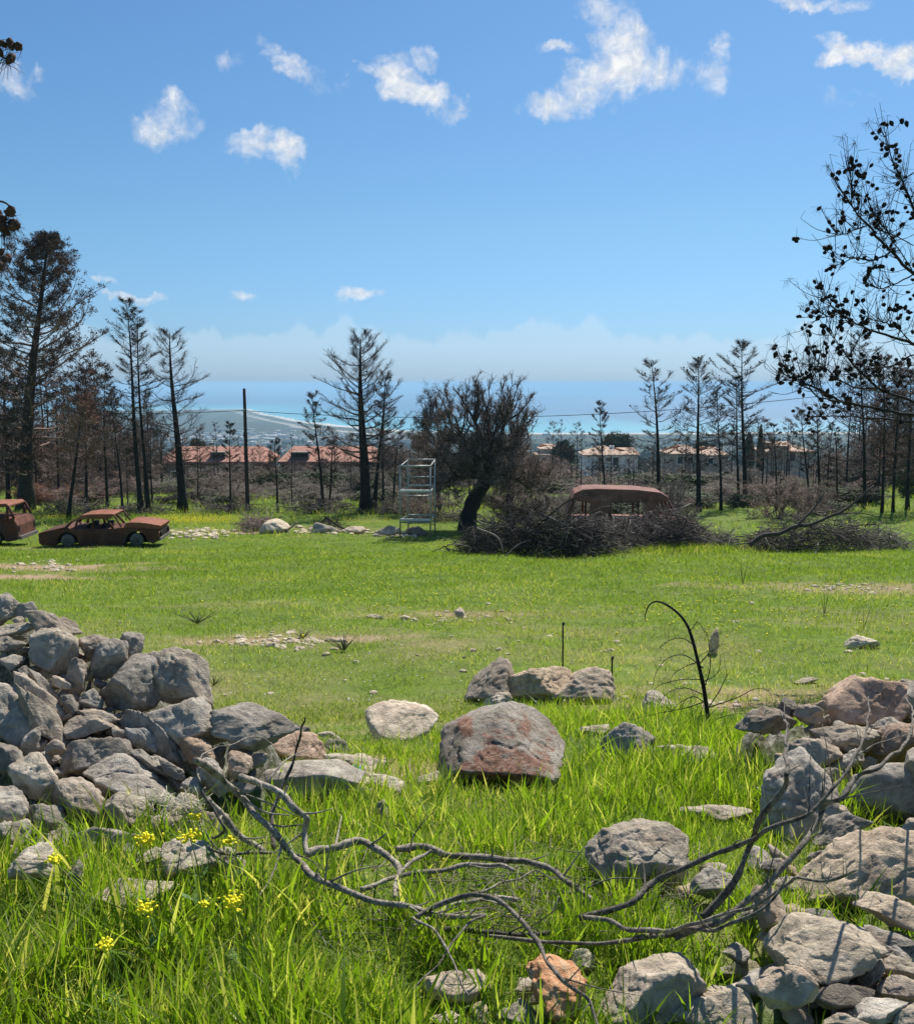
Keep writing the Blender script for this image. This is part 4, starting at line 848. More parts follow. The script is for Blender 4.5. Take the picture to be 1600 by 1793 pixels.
BR = [ # name label mode pts depth/lift r0 r1 (px-like metres) side twigs tint
 ('long pale fallen branch sweeping from the left heap down to the middle', 'g', [(345,1330),(372,1352),(400,1375),(431,1404),(464,1443),(492,1471),(520,1501),(556,1540),(600,1557),(680,1582),(740,1598),(800,1603),(848,1600)], (.55,.30,.14,.10,.10), .0135,.0085,8,1.0),
 ('pale crooked branch arching over the low wide slab', 'g', [(420,1362),(436,1366),(484,1387),(512,1412),(537,1435),(534,1460),(542,1499)], (.42,.30,.12), .0125,.010,2,1.25),
 ('short thick branch end behind the long pale branch', 'g', [(362,1398),(400,1440),(430,1470),(462,1492)], (.30,.15,.10), .012,.011,1,1.0),
 ('dark charred stick pointing up beside the low wide slab', 'g', [(480,1484),(475,1435),(486,1398),(506,1351),(523,1295),(532,1256)], (.10,.22,.55), .0095,.0035,2,.32),
 ('thin dark branch running level at the left over grass', 'g', [(345,1478),(372,1490),(400,1495),(440,1497),(480,1490)], (.14,.10), .0045,.007,1,.55),
 ('stout pale log with hooked end lying in the grass', 'g', [(530,1498),(557,1488),(589,1484),(631,1476),(662,1486),(686,1502),(702,1526),(698,1552),(692,1572)], (.09,.12,.05), .016,.011,1,1.15),
 ('long grey log lying behind the arched branch, ending right', 'g', [(690,1489),(738,1486),(789,1494),(829,1500),(868,1502),(913,1507),(940,1515),(965,1523),(988,1541),(1012,1557),(1035,1573)], (.06,.07,.06), .013,.0095,3,.85),
 ('smooth olive-grey branch lying level before the long log', 'g', [(628,1557),(683,1542),(728,1529),(767,1521),(820,1516),(868,1515),(904,1526)], (.08,.10), .0085,.008,1,.95),
 ('short forked branch dropping from the long grey log', 'g', [(752,1488),(738,1498),(715,1518),(697,1542),(691,1571)], (.12,.08), .0075,.006,0,1.1),
 ('thin dark twig curving up from the long grey log', 'g', [(715,1494),(720,1468),(736,1445),(762,1421)], (.10,.22), .0035,.0015,0,.3),
 ('arched dark branch bending down across the orange stone', 'g', [(728,1602),(776,1576),(823,1566),(863,1573),(897,1594),(923,1620),(949,1665),(981,1712),(1004,1733),(1033,1752),(1044,1800)], (.12,.20,.22,.24,.16), .0085,.0045,3,.6),
 ('slim twig rising in a low arch above the arched branch', 'g', [(839,1563),(873,1547),(907,1539),(939,1529),(970,1543)], (.20,.16), .0035,.002,1,.8),
 ('dark crossing twig running down left under the arched branch', 'g', [(850,1602),(815,1630),(784,1668),(750,1707),(720,1736)], (.12,.10), .0042,.002,1,.5),
 ('thin twig crossing down right toward the orange stone', 'g', [(722,1603),(767,1644),(788,1678),(807,1715),(822,1745)], (.12,.12), .0048,.0022,1,.8),
 ('low branch lying flat across the grass at lower centre', 'g', [(840,1640),(890,1645),(950,1652),(1039,1652),(1091,1647),(1144,1641),(1185,1634)], (.06,.08), .005,.008,2,.6),
 ('long branch sweeping right and rising over the tan stones', 'g', [(1180,1632),(1230,1631),(1259,1628),(1311,1610),(1343,1589),(1364,1563),(1381,1532)], (.10,.30,.42), .0070,.003,1,.7),
 ('pale branch with knuckle bending right across the lower right stones', 'g', [(1026,1607),(1065,1613),(1089,1628),(1131,1631),(1180,1628),(1232,1618),(1298,1592),(1337,1568),(1377,1545),(1403,1537),(1469,1539),(1502,1524)], (.08,.10,.34,.50), .0085,.0030,2,1.05),
 ('tall charred fork standing up before the tall leaning rock', 'g', [(1232,1606),(1272,1560),(1297,1518),(1317,1476),(1328,1449),(1347,1415),(1372,1379),(1378,1351),(1375,1309),(1377,1267),(1366,1246)], (.08,.35,.60,.62), .0115,.0055,2,.6),
 ('longest dark branch rising to the right edge above the stones', 'g', [(1015,1607),(1075,1592),(1117,1573),(1149,1544),(1180,1527),(1250,1496),(1305,1474),(1336,1457),(1403,1429),(1445,1398),(1473,1365),(1490,1331),(1509,1301),(1517,1267),(1523,1220)], (.07,.18,.45,.62,.66), .0105,.0035,4,.55),
 ('curved branch hooking up to the right photo edge', 'g', [(1180,1640),(1262,1612),(1325,1570),(1358,1532),(1397,1490),(1431,1435),(1445,1408),(1476,1396),(1503,1359),(1537,1345),(1570,1323),(1593,1290),(1598,1245),(1582,1222)], (.08,.35,.58,.62), .0105,.0045,3,.7),
 ('thin straight twig joining the two rising branches at right', 'g', [(1501,1322),(1542,1301),(1592,1280)], (.55,.6), .0036,.002,0,.75),
 ('thin twig arching over stones at the right end of the left heap', 'g', [(354,1368),(351,1335),(376,1310),(400,1307),(442,1292),(467,1295),(480,1311)], (.50,.45), .0028,.0015,0,.9),
 ('dark twig hanging in front of the straw-draped stone', 'g', [(350,1372),(358,1397),(376,1421),(396,1449),(384,1462),(372,1470)], (.45,.22), .0052,.004,1,.4),
 ('thin dark loop of twig right of the yellow flowers', 'g', [(350,1420),(358,1455),(381,1484),(420,1500)], (.20,.12), .0032,.0022,0,.45),
 ('bleached bark piece standing in the middle grass', 'g', [(966,1606),(972,1590),(980,1572)], (.03,.09), .006,.004,0,2.0),
 ('pale bark-stripped branch lying under the arched dark branch', 'g', [(725,1625),(760,1600),(800,1583),(860,1576),(905,1578)], (.05,.06), .0062,.0075,2,1.5),
 ('charred branch lying in the shade right of the centre', 'g', [(760,1632),(800,1628),(850,1632),(900,1640),(960,1632)], (.04,.05), .009,.007,2,.3),
]
for (lab, mode, pts, lf, r0, r1, tw, ti) in BR:
    lf = [a*.9+.03 for a in lf]; r0 *= .90; r1 *= .88; p3 = ground_path(pts, lf); mb = MB(); p = limb_into(mb, p3, r0, r1, 10, 12, .15, .013)
    rr = random.Random(len(lab)); L = len(p)
    for q in range(tw*4):
        i = rr.randrange(L//6, L-2); b = p[i]; dr = p[min(i+2, L-1)]-p[max(0, i-2)]; dr /= np.linalg.norm(dr)+1e-9
        sd_ = np.array([rr.gauss(0, 1), rr.gauss(0, 1), abs(rr.gauss(.5, .6))]); dv = dr*.6+sd_*.45; dv /= np.linalg.norm(dv); ln = rr.choice([rr.uniform(.012, .03), rr.uniform(.04, .24)])
        q1 = b+dv*ln*.5+np.array([0, 0, rr.uniform(-.01, .015)]); q2 = b+dv*ln+np.array([rr.uniform(-.01, .01), rr.uniform(-.01, .01), rr.uniform(-.02, .03)])
        rb = (r0+(r1-r0)*i/L)*.42; mb.tubes(smooth_path([b, q1, q2], 3), np.linspace(rb, rb*.35, 7), 6)
    nm = 'fallen_branch' if r0 > .0036 else 'twig'
    o = mb.build(nm, M['branch']); ti *= .82 if pts[0][0] < 1000 else .66; o.color = (ti, ti*.97, ti*.93, 1); tag(o, lab, 'branch' if nm == 'fallen_branch' else 'twig', 'fallen branches lying across the gap')
# dead twigs litter under the branches
mb = MB(); n = 420; u = RNG.uniform(560, 1250, n); v = 1560+RNG.normal(0, 45, n)
A = np.array([G(a, b, .02+.04*RNG.random()) for a, b in zip(u, v)]); D = np.stack([RNG.normal(0, .06, n), RNG.normal(0, .05, n), RNG.normal(0, .012, n)], -1)
mb.tubes(np.stack([A-D, A+RNG.normal(0, .006, (n, 3)), A+D], 1), np.tile([.0010, .0018, .0009], (n, 1)), 4)
o = mb.build('twig_litter', M['branch']); o.color = (.7, .68, .62, 1); tag(o, 'litter of thin dead twigs in the grass under the fallen branches', 'twigs', kind='stuff')
# ------------------------------------------------------------------ dead sapling and stakes in the meadow
bs = G(1243, 1284); d0 = bs[1]
r0 = empty('dead_sapling', tuple(bs), 'bare dead sapling arching left with fine black twigs', 'sapling')
def SP(pts, dd=0.0): return np.array([P(u, v, d0+dd*i/len(pts)) for i, (u, v) in enumerate(pts)])-bs
mb = MB(); limb_into(mb, SP([(1243,1292),(1237,1240),(1231,1200),(1222,1160),(1212,1120),(1200,1090),(1180,1068),(1155,1054),(1138,1058),(1129,1078),(1131,1088)]), .017, .0022, 8, 5, .06)
mb.build('trunk', M['char'], r0)
mb = MB()
for pts, dd in (([(1231,1170),(1200,1148),(1170,1152),(1150,1175),(1143,1200)], -.3), ([(1225,1163),(1243,1142),(1262,1130)], .2), ([(1234,1218),(1200,1205),(1170,1213),(1148,1240)], .2), ([(1237,1240),(1290,1222),(1320,1207),(1345,1210),(1356,1238)], -.2),
               ([(1241,1262),(1280,1252),(1310,1249),(1334,1256)], .3), ([(1228,1190),(1195,1190),(1160,1198),(1135,1215)], .4), ([(1215,1130),(1195,1118),(1170,1122),(1150,1140)], .3), ([(1235,1200),(1243,1170),(1241,1130),(1236,1105)], -.2),
               ([(1238,1235),(1215,1220),(1185,1235),(1165,1262)], -.3), ([(1236,1228),(1200,1240),(1150,1250),(1100,1262)], .1), ([(1229,1195),(1255,1180),(1263,1150)], .3), ([(1239,1250),(1215,1262),(1195,1280)], .2), ([(1222,1160),(1205,1165),(1180,1180),(1170,1200)], .3),
               ([(1208,1105),(1222,1090),(1235,1110)], .2), ([(1240,1240),(1262,1205),(1272,1180),(1268,1165)], .2)):
    p = limb_into(mb, SP(pts, dd), .0042, .0012, 5, 4, .05)
    for q in range(7):
        i = random.randrange(3, len(p)-1); b = p[i]; e = b+np.array([random.gauss(0, .05), random.gauss(0, .05), random.gauss(.0, .05)]); mb.tubes(np.array([b, (b+e)/2+[0, 0, .01], e]), np.array([.0016, .0012, .0008]), 3)
mb.build('twigs', M['char'], r0)
for (u, v0, v1, r_, lab) in ((985,1172,1090,.010,'thin straight iron stake standing behind the crumbling rock row'), (1071,1192,1150,.010,'short thin stake just right of the crumbling rock row'), (941,978,955,.02,'small black stake before the left brush pile')):
    b = G(u, v0+6); t_ = P(u+.5, v1, b[1]); mb = MB(); mb.tubes(np.linspace(b, t_, 5), np.full(5, r_*.8), 6); mb.bar(t_-[0, 0, .03], t_+[.01, 0, .0], r_*1.15)
    mb.build('stake', M['char']); o = bpy.data.objects[-1] if False else COL.objects[-1]; tag(o, lab, 'stake')
def sprig(u, v0, v1, lab, n=9, sp=.5):
    b = G(u, v0); H = (P(u, v1, b[1])-b)[2]; r0 = MB()
    for k in range(n):
        a = RNG.uniform(0, 6.28); l = H*RNG.uniform(.5, 1); e = np.array([math.cos(a)*l*sp*RNG.random(), math.sin(a)*l*sp*RNG.random(), l])
        r0.tubes(smooth_path([b, b+e*.5+[0, 0, .02*l], b+e], 3), np.linspace(.006, .002, 7)*b[1]/18, 4)
    o = r0.build('dead_shoot', M['twig_dark']); tag(o, lab, 'dead shoots', 'dead shoots in the meadow')
sprig(1300, 1024, 965, 'forked black shoot in the meadow below the bent log pile', 3, .25); sprig(1512, 1102, 1058, 'thin black shoot in the meadow at the right', 2, .3); sprig(1443, 1078, 1020, 'thin branching shoot left of the right meadow shoot', 4, .4)
sprig(345, 1092, 1066, 'low dead tuft in the meadow above the left bare patch', 26, 2.2); sprig(602, 1140, 1112, 'low dark tuft right of the left bare patch', 34, 2.0); sprig(530, 1118, 1100, 'flat dead tuft inside the left bare patch', 20, 2.4); sprig(375, 1200, 1180, 'low dead tuft beside the layered block', 14, 2.2)
sprig(1180, 968, 940, 'small green-black shoot at the edge of the middle brush pile', 8, .8)
# ------------------------------------------------------------------ burnt trees
def curve_limbs(B, az, el0, el1, L, k=6, wob=.06):
    """paths starting at B (n,3), azimuth az, elevation bending from el0 to el1, length L"""
    n = len(B); Pp = [B]; p = B.copy(); a = az.copy()
    for i in range(1, k):
        t = (i-.5)/(k-1); el = el0+(el1-el0)*t+RNG.normal(0, wob, n); a = a+RNG.normal(0, wob*1.4, n)
        p = p+(L/(k-1))[:, None]*np.stack([np.cos(a)*np.cos(el), np.sin(a)*np.cos(el), np.sin(el)], -1); Pp.append(p)
    return np.stack(Pp, 1)
def at_t(Pp, idx, t):
    k = Pp.shape[1]-1; f = t*k; i = np.minimum(f.astype(int), k-1); fr = (f-i)[:, None]
    a = Pp[idx, i]; b = Pp[idx, i+1]; return a*(1-fr)+b*fr, (b-a)
def burnt_pine(H, rad, r_tr, t0=.3, nl=44, lean=(0, 0), cones=.5, needles=0, twigs=13, sub=5, profile='cone', up=1.0, bark='char', twm='twig_dark', seed=0, thick=1.0):
    """returns the trunk mesh builder, crown mesh builder; base at the origin"""
    global RNG
    keep_ = RNG; RNG = np.random.default_rng(1000+seed)
    tr = MB(); cr = MB(); k = 12; t = np.linspace(0, 1, k)
    ph = RNG.uniform(0, 6); P0 = np.stack([lean[0]*t**1.2+.012*H*np.sin(t*5+ph)*t, lean[1]*t+.012*H*np.cos(t*4+ph)*t, H*t], -1)
    tr.tubes(P0, r_tr*(1-t*.93)*np.where(t < .05, 1.35, 1), 8)
    f = t0+(1-t0)*((np.arange(nl)+RNG.random(nl)*.8)/nl)**.85; f = np.clip(f, 0, .985)
    B = np.stack([np.interp(f, t, P0[:, i]) for i in range(3)], -1); az = np.arange(nl)*2.4+RNG.normal(0, .5, nl)
    q = (f-t0)/(1-t0)
    pr = ((1-q)**.62*.95+.05)*(.60+.7*np.minimum(q*2.2, 1)) if profile == 'cone' else np.sin(np.clip(q*.86+.16, 0, 1)*math.pi)**.7
    L = rad*1.10*np.clip(pr*RNG.uniform(.42, 1.28, nl), .10, 9)
    e0 = -.05+.50*q+RNG.normal(0, .20, nl); e1 = (.42+.55*q)*up+RNG.normal(0, .25, nl)
    LB = curve_limbs(B, az, e0, e1, L, 8, .13); Rl = (r_tr*.30*(L/L.max())**.6*(1-.3*q)*thick)[:, None]*np.linspace(1, .18, 8)
    cr.tubes(LB, np.maximum(Rl*.50, .006*thick), 4)
    tips = [LB[:, -1]]; ctips = [LB[:, -1]]
    if twigs:
        idx = np.repeat(np.arange(nl), twigs); s = RNG.uniform(.22, 1, len(idx)); b, dd = at_t(LB, idx, s*.97)
        a2 = np.arctan2(dd[:, 1], dd[:, 0])+RNG.choice([-1, 1], len(idx))*RNG.uniform(.45, 1.1, len(idx)); el = np.arctan2(dd[:, 2], np.hypot(dd[:, 0], dd[:, 1]))
        TL = curve_limbs(b, a2, el*.6+.1, el+.45, L[idx]*.34*(1.25-s)*RNG.uniform(.5, 1.3, len(idx))+.12, 4, .12)
        cr.tubes(TL, np.linspace(.0085, .0035, 4)[None]*np.ones((len(TL), 1))*thick, 3, False); tips.append(TL[:, -1]); ctips.append(TL[:, -1][RNG.random(len(TL)) < .6])
        if sub:
            id2 = np.repeat(np.arange(len(TL)), sub); s2 = RNG.uniform(.2, 1, len(id2)); b2, d2 = at_t(TL, id2, s2*.97)
            a3 = np.arctan2(d2[:, 1], d2[:, 0])+RNG.normal(0, .8, len(id2)); S2 = curve_limbs(b2, a3, RNG.uniform(-.1, .7, len(id2)), RNG.uniform(.2, 1.1, len(id2)), RNG.uniform(.08, .30, len(id2))*(rad/1.6)**.5, 3, .15)
            cr.tubes(S2, np.linspace(.0042, .0022, 3)[None]*np.ones((len(S2), 1))*thick, 3, False); tips.append(S2[:, -1])
    tips = np.concatenate(tips)
    if cones:
        ctips = np.concatenate(ctips); c = ctips[RNG.random(len(ctips)) < cones]; cr.blobs(c+RNG.normal(0, .02, c.shape), RNG.uniform(.6, 1.25, (len(c), 1))*np.array([.040, .034, .055])*1.05, 1)
    if needles:
        hub = tips[RNG.random(len(tips)) < .55]; c = hub[RNG.integers(0, len(hub), needles)]+RNG.normal(0, .06, (needles, 3)); cr.quads_at(c, RNG.uniform(.03, .075, needles), 1)
    RNG = keep_
    return tr, cr
def place_tree(name, tr, cr, b, label, group=None, bark='char', twm='twig_dark', cone='cone', cat='tree'):
    r = empty(name, tuple(b), label, cat, group); tr.build('trunk', M[bark], r); cr.build('crown', [M[twm], M[cone]], r); return r
# (u_base, v_base, u_top, v_top, crown half width px, trunk px, t0, limbs, cones, options, label)
TR = [
 (45,893,76,418,122,25,.14,120,.5,dict(needles=62000,twigs=14,sub=4,bark='bark',cone='needle_dark',profile='round',up=1.15),'tallest burnt pine at the left, crown still thick with brown-black needles'),
 (247,897,217,525,62,9,.24,60,.16,dict(),'tall slim leaning burnt pine right of the tallest pine'),
 (260,897,235,542,48,7,.30,44,.12,dict(),'slim burnt pine close behind the tall slim leaning one'),
 (320,897,297,582,84,15,.17,52,.05,dict(twigs=13,up=1.15),'wide-armed bare pine with thick black trunk left of the utility pole'),
 (120,910,150,700,62,7,.35,50,.0,dict(needles=5000,cone='twig_red',bark='char',sub=3),'leaning scorched pine rising behind the rusted saloon'),
 (151,897,152,650,40,6,.35,40,.1,dict(needles=2200,cone='twig_red'),'thin burnt pine just right of the leaning scorched one'),
 (188,890,182,640,44,5,.3,44,.15,dict(needles=1500,cone='needle_dark'),'thin burnt pine left of the tall slim leaning pine'),
 (215,897,196,690,34,4.5,.3,34,.1,dict(),'thin sloping black trunk behind the bonnet of the saloon'),
 (403,897,404,742,22,4,.35,26,.25,dict(),'small thin burnt pine just left of the utility pole'),
 (486,897,482,770,26,4,.3,22,.2,dict(),'small burnt pine right of the utility pole'),
 (566,897,548,690,32,6,.2,36,.6,dict(),'narrow burnt pine with cone-studded tip left of the broad bare pine'),
 (577,893,584,770,20,4,.3,20,.2,dict(),'short burnt trunk between narrow pine and broad bare pine'),
 (641,899,629,592,92,19,.22,66,.13,dict(twigs=15,up=1.2),'broad bare burnt pine with curved arms in the centre left'),
 (656,897,676,655,46,7,.3,40,.1,dict(twigs=12,up=1.3),'bare burnt pine standing directly behind the broad bare pine'),
 (671,895,672,690,34,4,.3,26,.1,dict(),'thin burnt tree right of the broad bare pine'),
 (688,892,700,740,24,4,.3,20,.1,dict(),'thin burnt tree left of the metal tower'),
 (1059,892,1050,704,22,4,.45,28,.3,dict(up=1.4),'small young burnt pine in front of the white villa'),
 (1154,895,1143,636,60,8,.30,36,.35,dict(),'sparse burnt pine rising behind the van roof'),
 (1223,896,1220,630,62,8,.22,54,.35,dict(),'burnt pine right of the van with bushy tip'),
 (1262,894,1256,680,36,5,.3,30,.3,dict(),'thinner burnt pine right of the bushy-tipped one'),
 (1293,886,1286,660,40,5,.35,30,.3,dict(),'thin burnt pine left of the tallest pine on the right side'),
 (1304,886,1297,600,66,8,.28,50,.35,dict(),'tallest free-standing burnt pine in the right half'),
 (1359,894,1355,742,22,4,.3,20,.25,dict(),'thin low burnt pine right of the dark cypress'),
 (1417,892,1401,716,28,4.5,.3,26,.35,dict(),'slim burnt pine before the right villa'),
 (1434,890,1431,712,28,6,.3,26,.35,dict(),'slim burnt pine at the right end of the right villa'),
 (1466,886,1461,745,22,4,.3,20,.3,dict(),'thin burnt tree right of the right villa'),
 (1513,892,1506,585,58,6,.22,60,.35,dict(sub=4),'tall thin burnt pine behind the overhanging branches'),
 (1544,897,1549,625,40,5,.2,46,.3,dict(needles=1800,cone='twig_red'),'burnt pine with reddish crown near the right edge, left of two'),
 (1563,897,1572,640,40,5,.2,46,.3,dict(needles=2200,cone='twig_red'),'burnt pine with reddish crown near the right edge, right of two'),
 (1588,894,1594,650,44,7,.2,50,.3,dict(needles=1800,cone='needle_dark'),'thick-trunked burnt pine at the right photo edge'),
 (15,880,8,620,60,8,.15,60,.3,dict(needles=5000,cone='needle_dark'),'burnt pine with dark needles at the left photo edge'),
]
GSC = []
for i, (u, v, ut, vt, cw, tw, t0, nl, cn, op, lab) in enumerate(TR):
    b = G(u, v); top = P(ut, vt, b[1]); H = top[2]-b[2]; sc = b[1]/F; op = dict(op)
    bark = op.pop('bark', 'char'); cone = op.pop('cone', 'cone'); th = b[1]/48
    tr, cr = burnt_pine(H, cw*sc, tw*sc*.58, t0, nl, (top[0]-b[0], 0), cn, seed=i, thick=1.1*th, **op)
    place_tree('burnt_pine', tr, cr, b, lab, 'burnt pines beyond the meadow', bark, 'twig_dark' if i not in (0, 4) else 'twig_brown', cone)
# the pine whose cones hang into the photograph at the top left, its trunk beyond the edge
def cone_cluster(mb, C, n, sp=.03, sz=1.0):
    C = np.asarray(C); c = C+RNG.normal(0, sp, (n, 3)); mb.blobs(c, RNG.uniform(.8, 1.2, (n, 1))*np.array([.025, .025, .034])*sz)
def needles_at(mb, c, n, ln=.09):
    d = RNG.normal(0, 1, (n, 3)); d[:, 2] -= .5; d /= np.linalg.norm(d, axis=1, keepdims=True); c = np.asarray(c)+RNG.normal(0, .012, (n, 3))
    mb.tubes(np.stack([c, c+d*ln*.5, c+d*ln+[0, 0, -.01]], 1), np.tile([.0014, .0012, .0006], (n, 1)), 3, False)
dl = 5.6; bx, by = -4.4, 5.9; bz = float(base(bx, by)); r0 = empty('burnt_pine', (bx, by, bz), 'pine beyond the left edge whose cone-laden tips hang into the photo', 'tree')
o_ = np.array([bx, by, bz]); mb = MB(); tp = np.array([[0, 0, 0], [.03, 0, 2], [.0, .05, 4], [.02, 0, 6], [0, 0, 8]]); limb_into(mb, tp, .16, .04, 10, 5, .05); mb.build('trunk', M['char'], r0)
mb = MB(); cn = MB()
for pts, ds in (([(-330,20),(-120,70),(-30,75),(8,78),(30,76)], (5.9, dl)), ([(-30,75),(0,96),(14,104)], (5.6, dl)), ([(-400,300),(-150,350),(-40,352),(0,352),(16,360),(24,376)], (5.9, dl)), ([(-40,352),(-12,372),(4,400),(8,430)], (5.6, dl)), ([(-380,430),(-60,440),(-5,448),(12,458)], (5.8, dl)), ([(-330,560),(-60,520),(-20,500)], (5.8, 5.9))):
    limb_into(mb, ray_path(pts, ds)-o_, .012, .003, 6, 4, .05)
mb.build('limb', M['bark'], r0)
for (u, v, n, sz) in ((4,74,2,1.2),(17,79,2,1.2),(29,75,2,1.3),(12,99,2,1.2),(4,88,1,1),(18,374,2,1.2),(27,389,3,1.35),(8,398,3,1.3),(0,385,3,1.2),(10,452,3,1.2),(3,462,2,1.2),(-6,440,2,1.2)):
    cn = MB(); cone_cluster(cn, P(u, v, dl)-o_, n, .012, sz*.9); needles_at(cn, P(u, v+6, dl)-o_, 8, .07); cn.build('cone_cluster', M['needle_dark'], r0)
cn = MB()
for (u, v) in ((14,380),(6,404),(10,412),(20,392),(6,465),(2,455),(12,104)): needles_at(cn, P(u, v, dl)-o_, 22, .09)
cn.build('dry_needles', M['needle_dark'], r0)['kind'] = 'stuff'
# the pine whose branches reach in from the right
dr = 10.5; bx, by = 6.7, 10.8; bz = float(base(bx, by)); r0 = empty('burnt_pine', (bx, by, bz), 'near burnt pine reaching in from the right edge with cone-studded branches', 'tree')
o_ = np.array([bx, by, bz]); mb = MB(); limb_into(mb, np.array([[0, 0, 0], [.05, 0, 2], [.1, .05, 4.5], [.12, 0, 7], [.1, 0, 9.5]]), .17, .04, 10, 5, .05); mb.build('trunk', M['char'], r0)
mb = MB(); cn = MB()
LIMB = [ ([(1960,900),(1800,760),(1700,560),(1640,430),(1600,368),(1585,330),(1565,290),(1549,238)], (10.8, dr), .028),
 ([(1940,800),(1780,640),(1680,540),(1600,480),(1560,440),(1520,395),(1490,360),(1462,312)], (10.8, 10.2), .028),
 ([(1560,440),(1530,455),(1500,452),(1472,462)], (10.3, 10.2), .010), ([(1520,395),(1500,400),(1480,408),(1462,410)], (10.2, 10.1), .006), ([(1490,360),(1492,335),(1488,310)], (10.2, 10.2), .006),
 ([(1600,480),(1570,495),(1545,505),(1530,502)], (10.4, 10.5), .008), ([(1600,480),(1575,440),(1555,410),(1540,385),(1522,365)], (10.4, 10.3), .007), ([(1600,430),(1570,415),(1545,405)], (10.4, 10.4), .006),
 ([(1940,860),(1780,700),(1660,625),(1600,602),(1550,586),(1500,566),(1465,545),(1445,518)], (10.9, 10.0), .024), ([(1600,602),(1570,575),(1540,562),(1520,556)], (10.3, 10.3), .006), ([(1465,545),(1450,552),(1432,548)], (10.1, 10.1), .005),
 ([(1960,900),(1780,790),(1650,740),(1560,720),(1480,705),(1430,680),(1395,665),(1368,650)], (10.9, 9.8), .026), ([(1480,705),(1440,698),(1405,675),(1382,660)], (10.2, 9.9), .010),
 ([(1700,760),(1600,705),(1540,680),(1500,645),(1480,620),(1455,588)], (10.8, 10.1), .018), ([(1540,680),(1500,678),(1460,660),(1440,640),(1420,626)], (10.4, 10.1), .010), ([(1430,680),(1420,665),(1422,655)], (10, 10), .005),
 ([(1650,740),(1560,735),(1500,730),(1450,728),(1420,732)], (10.8, 10.4), .012), ([(1600,620),(1560,640),(1520,648),(1490,655)], (10.3, 10.2), .008), ([(1600,300),(1585,310),(1570,320)], (10.6, 10.6), .005), ([(1700,700),(1640,655),(1600,640),(1570,660),(1545,668)], (10.6, 10.3), .010)]
for pts, ds, r_ in LIMB:
    pth = limb_into(mb, ray_path(pts, ds)-o_, r_, .0045, 6, 5, .05, .02); n = len(pth)
    for q in range(max(6, int(n*1.35))):
        i = random.randrange(n//3, n); b = pth[i]; dv = pth[min(i+1, n-1)]-pth[max(i-2, 0)]; dv /= np.linalg.norm(dv)+1e-9
        e = dv*.5+np.array([random.gauss(0, .5), random.gauss(0, .45), random.gauss(.25, .5)]); e /= np.linalg.norm(e); ln = random.uniform(.08, .42)
        tw = smooth_path([b, b+e*ln*.55, b+e*ln+np.array([0, 0, ln*.18])], 3); mb.tubes(tw, np.linspace(.0042, .002, 7), 4)
        if random.random() < .34: cone_cluster(cn, tw[random.choice([3, 5, 6])], random.choice([1, 2, 3]), .025, 1.05)
        if random.random() < .20: needles_at(cn, tw[-1], 14, .08)
        for z in range(2):
            e2 = tw[random.randrange(2, 7)]; f = e2+np.array([random.gauss(0, .07), random.gauss(0, .07), random.gauss(.04, .06)]); mb.tubes(np.array([e2, (e2+f)/2, f]), np.array([.0026, .002, .0014]), 3, False)
for (u, v, n) in ((1545,268,5),(1565,262,3),(1462,313,4),(1490,328,5),(1478,340,3),(1475,452,6),(1528,455,6),(1445,522,6),(1460,545,3),(1470,570,4),(1470,605,6),(1480,618,5),(1392,662,6),(1368,652,3),(1375,675,2),(1460,662,9),(1555,460,5),(1600,520,8),(1590,545,6),(1585,370,5),(1570,285,4),(1445,732,4),(1520,480,4),(1500,690,4),(1560,700,5),(1540,655,3)):
    cone_cluster(cn, P(u, v, 10.15)-o_, max(2, int(n*.6)), .04, 1.0)
mb.build('limb', M['char'], r0); cn.build('cones', M['cone'], r0)['kind'] = 'stuff'
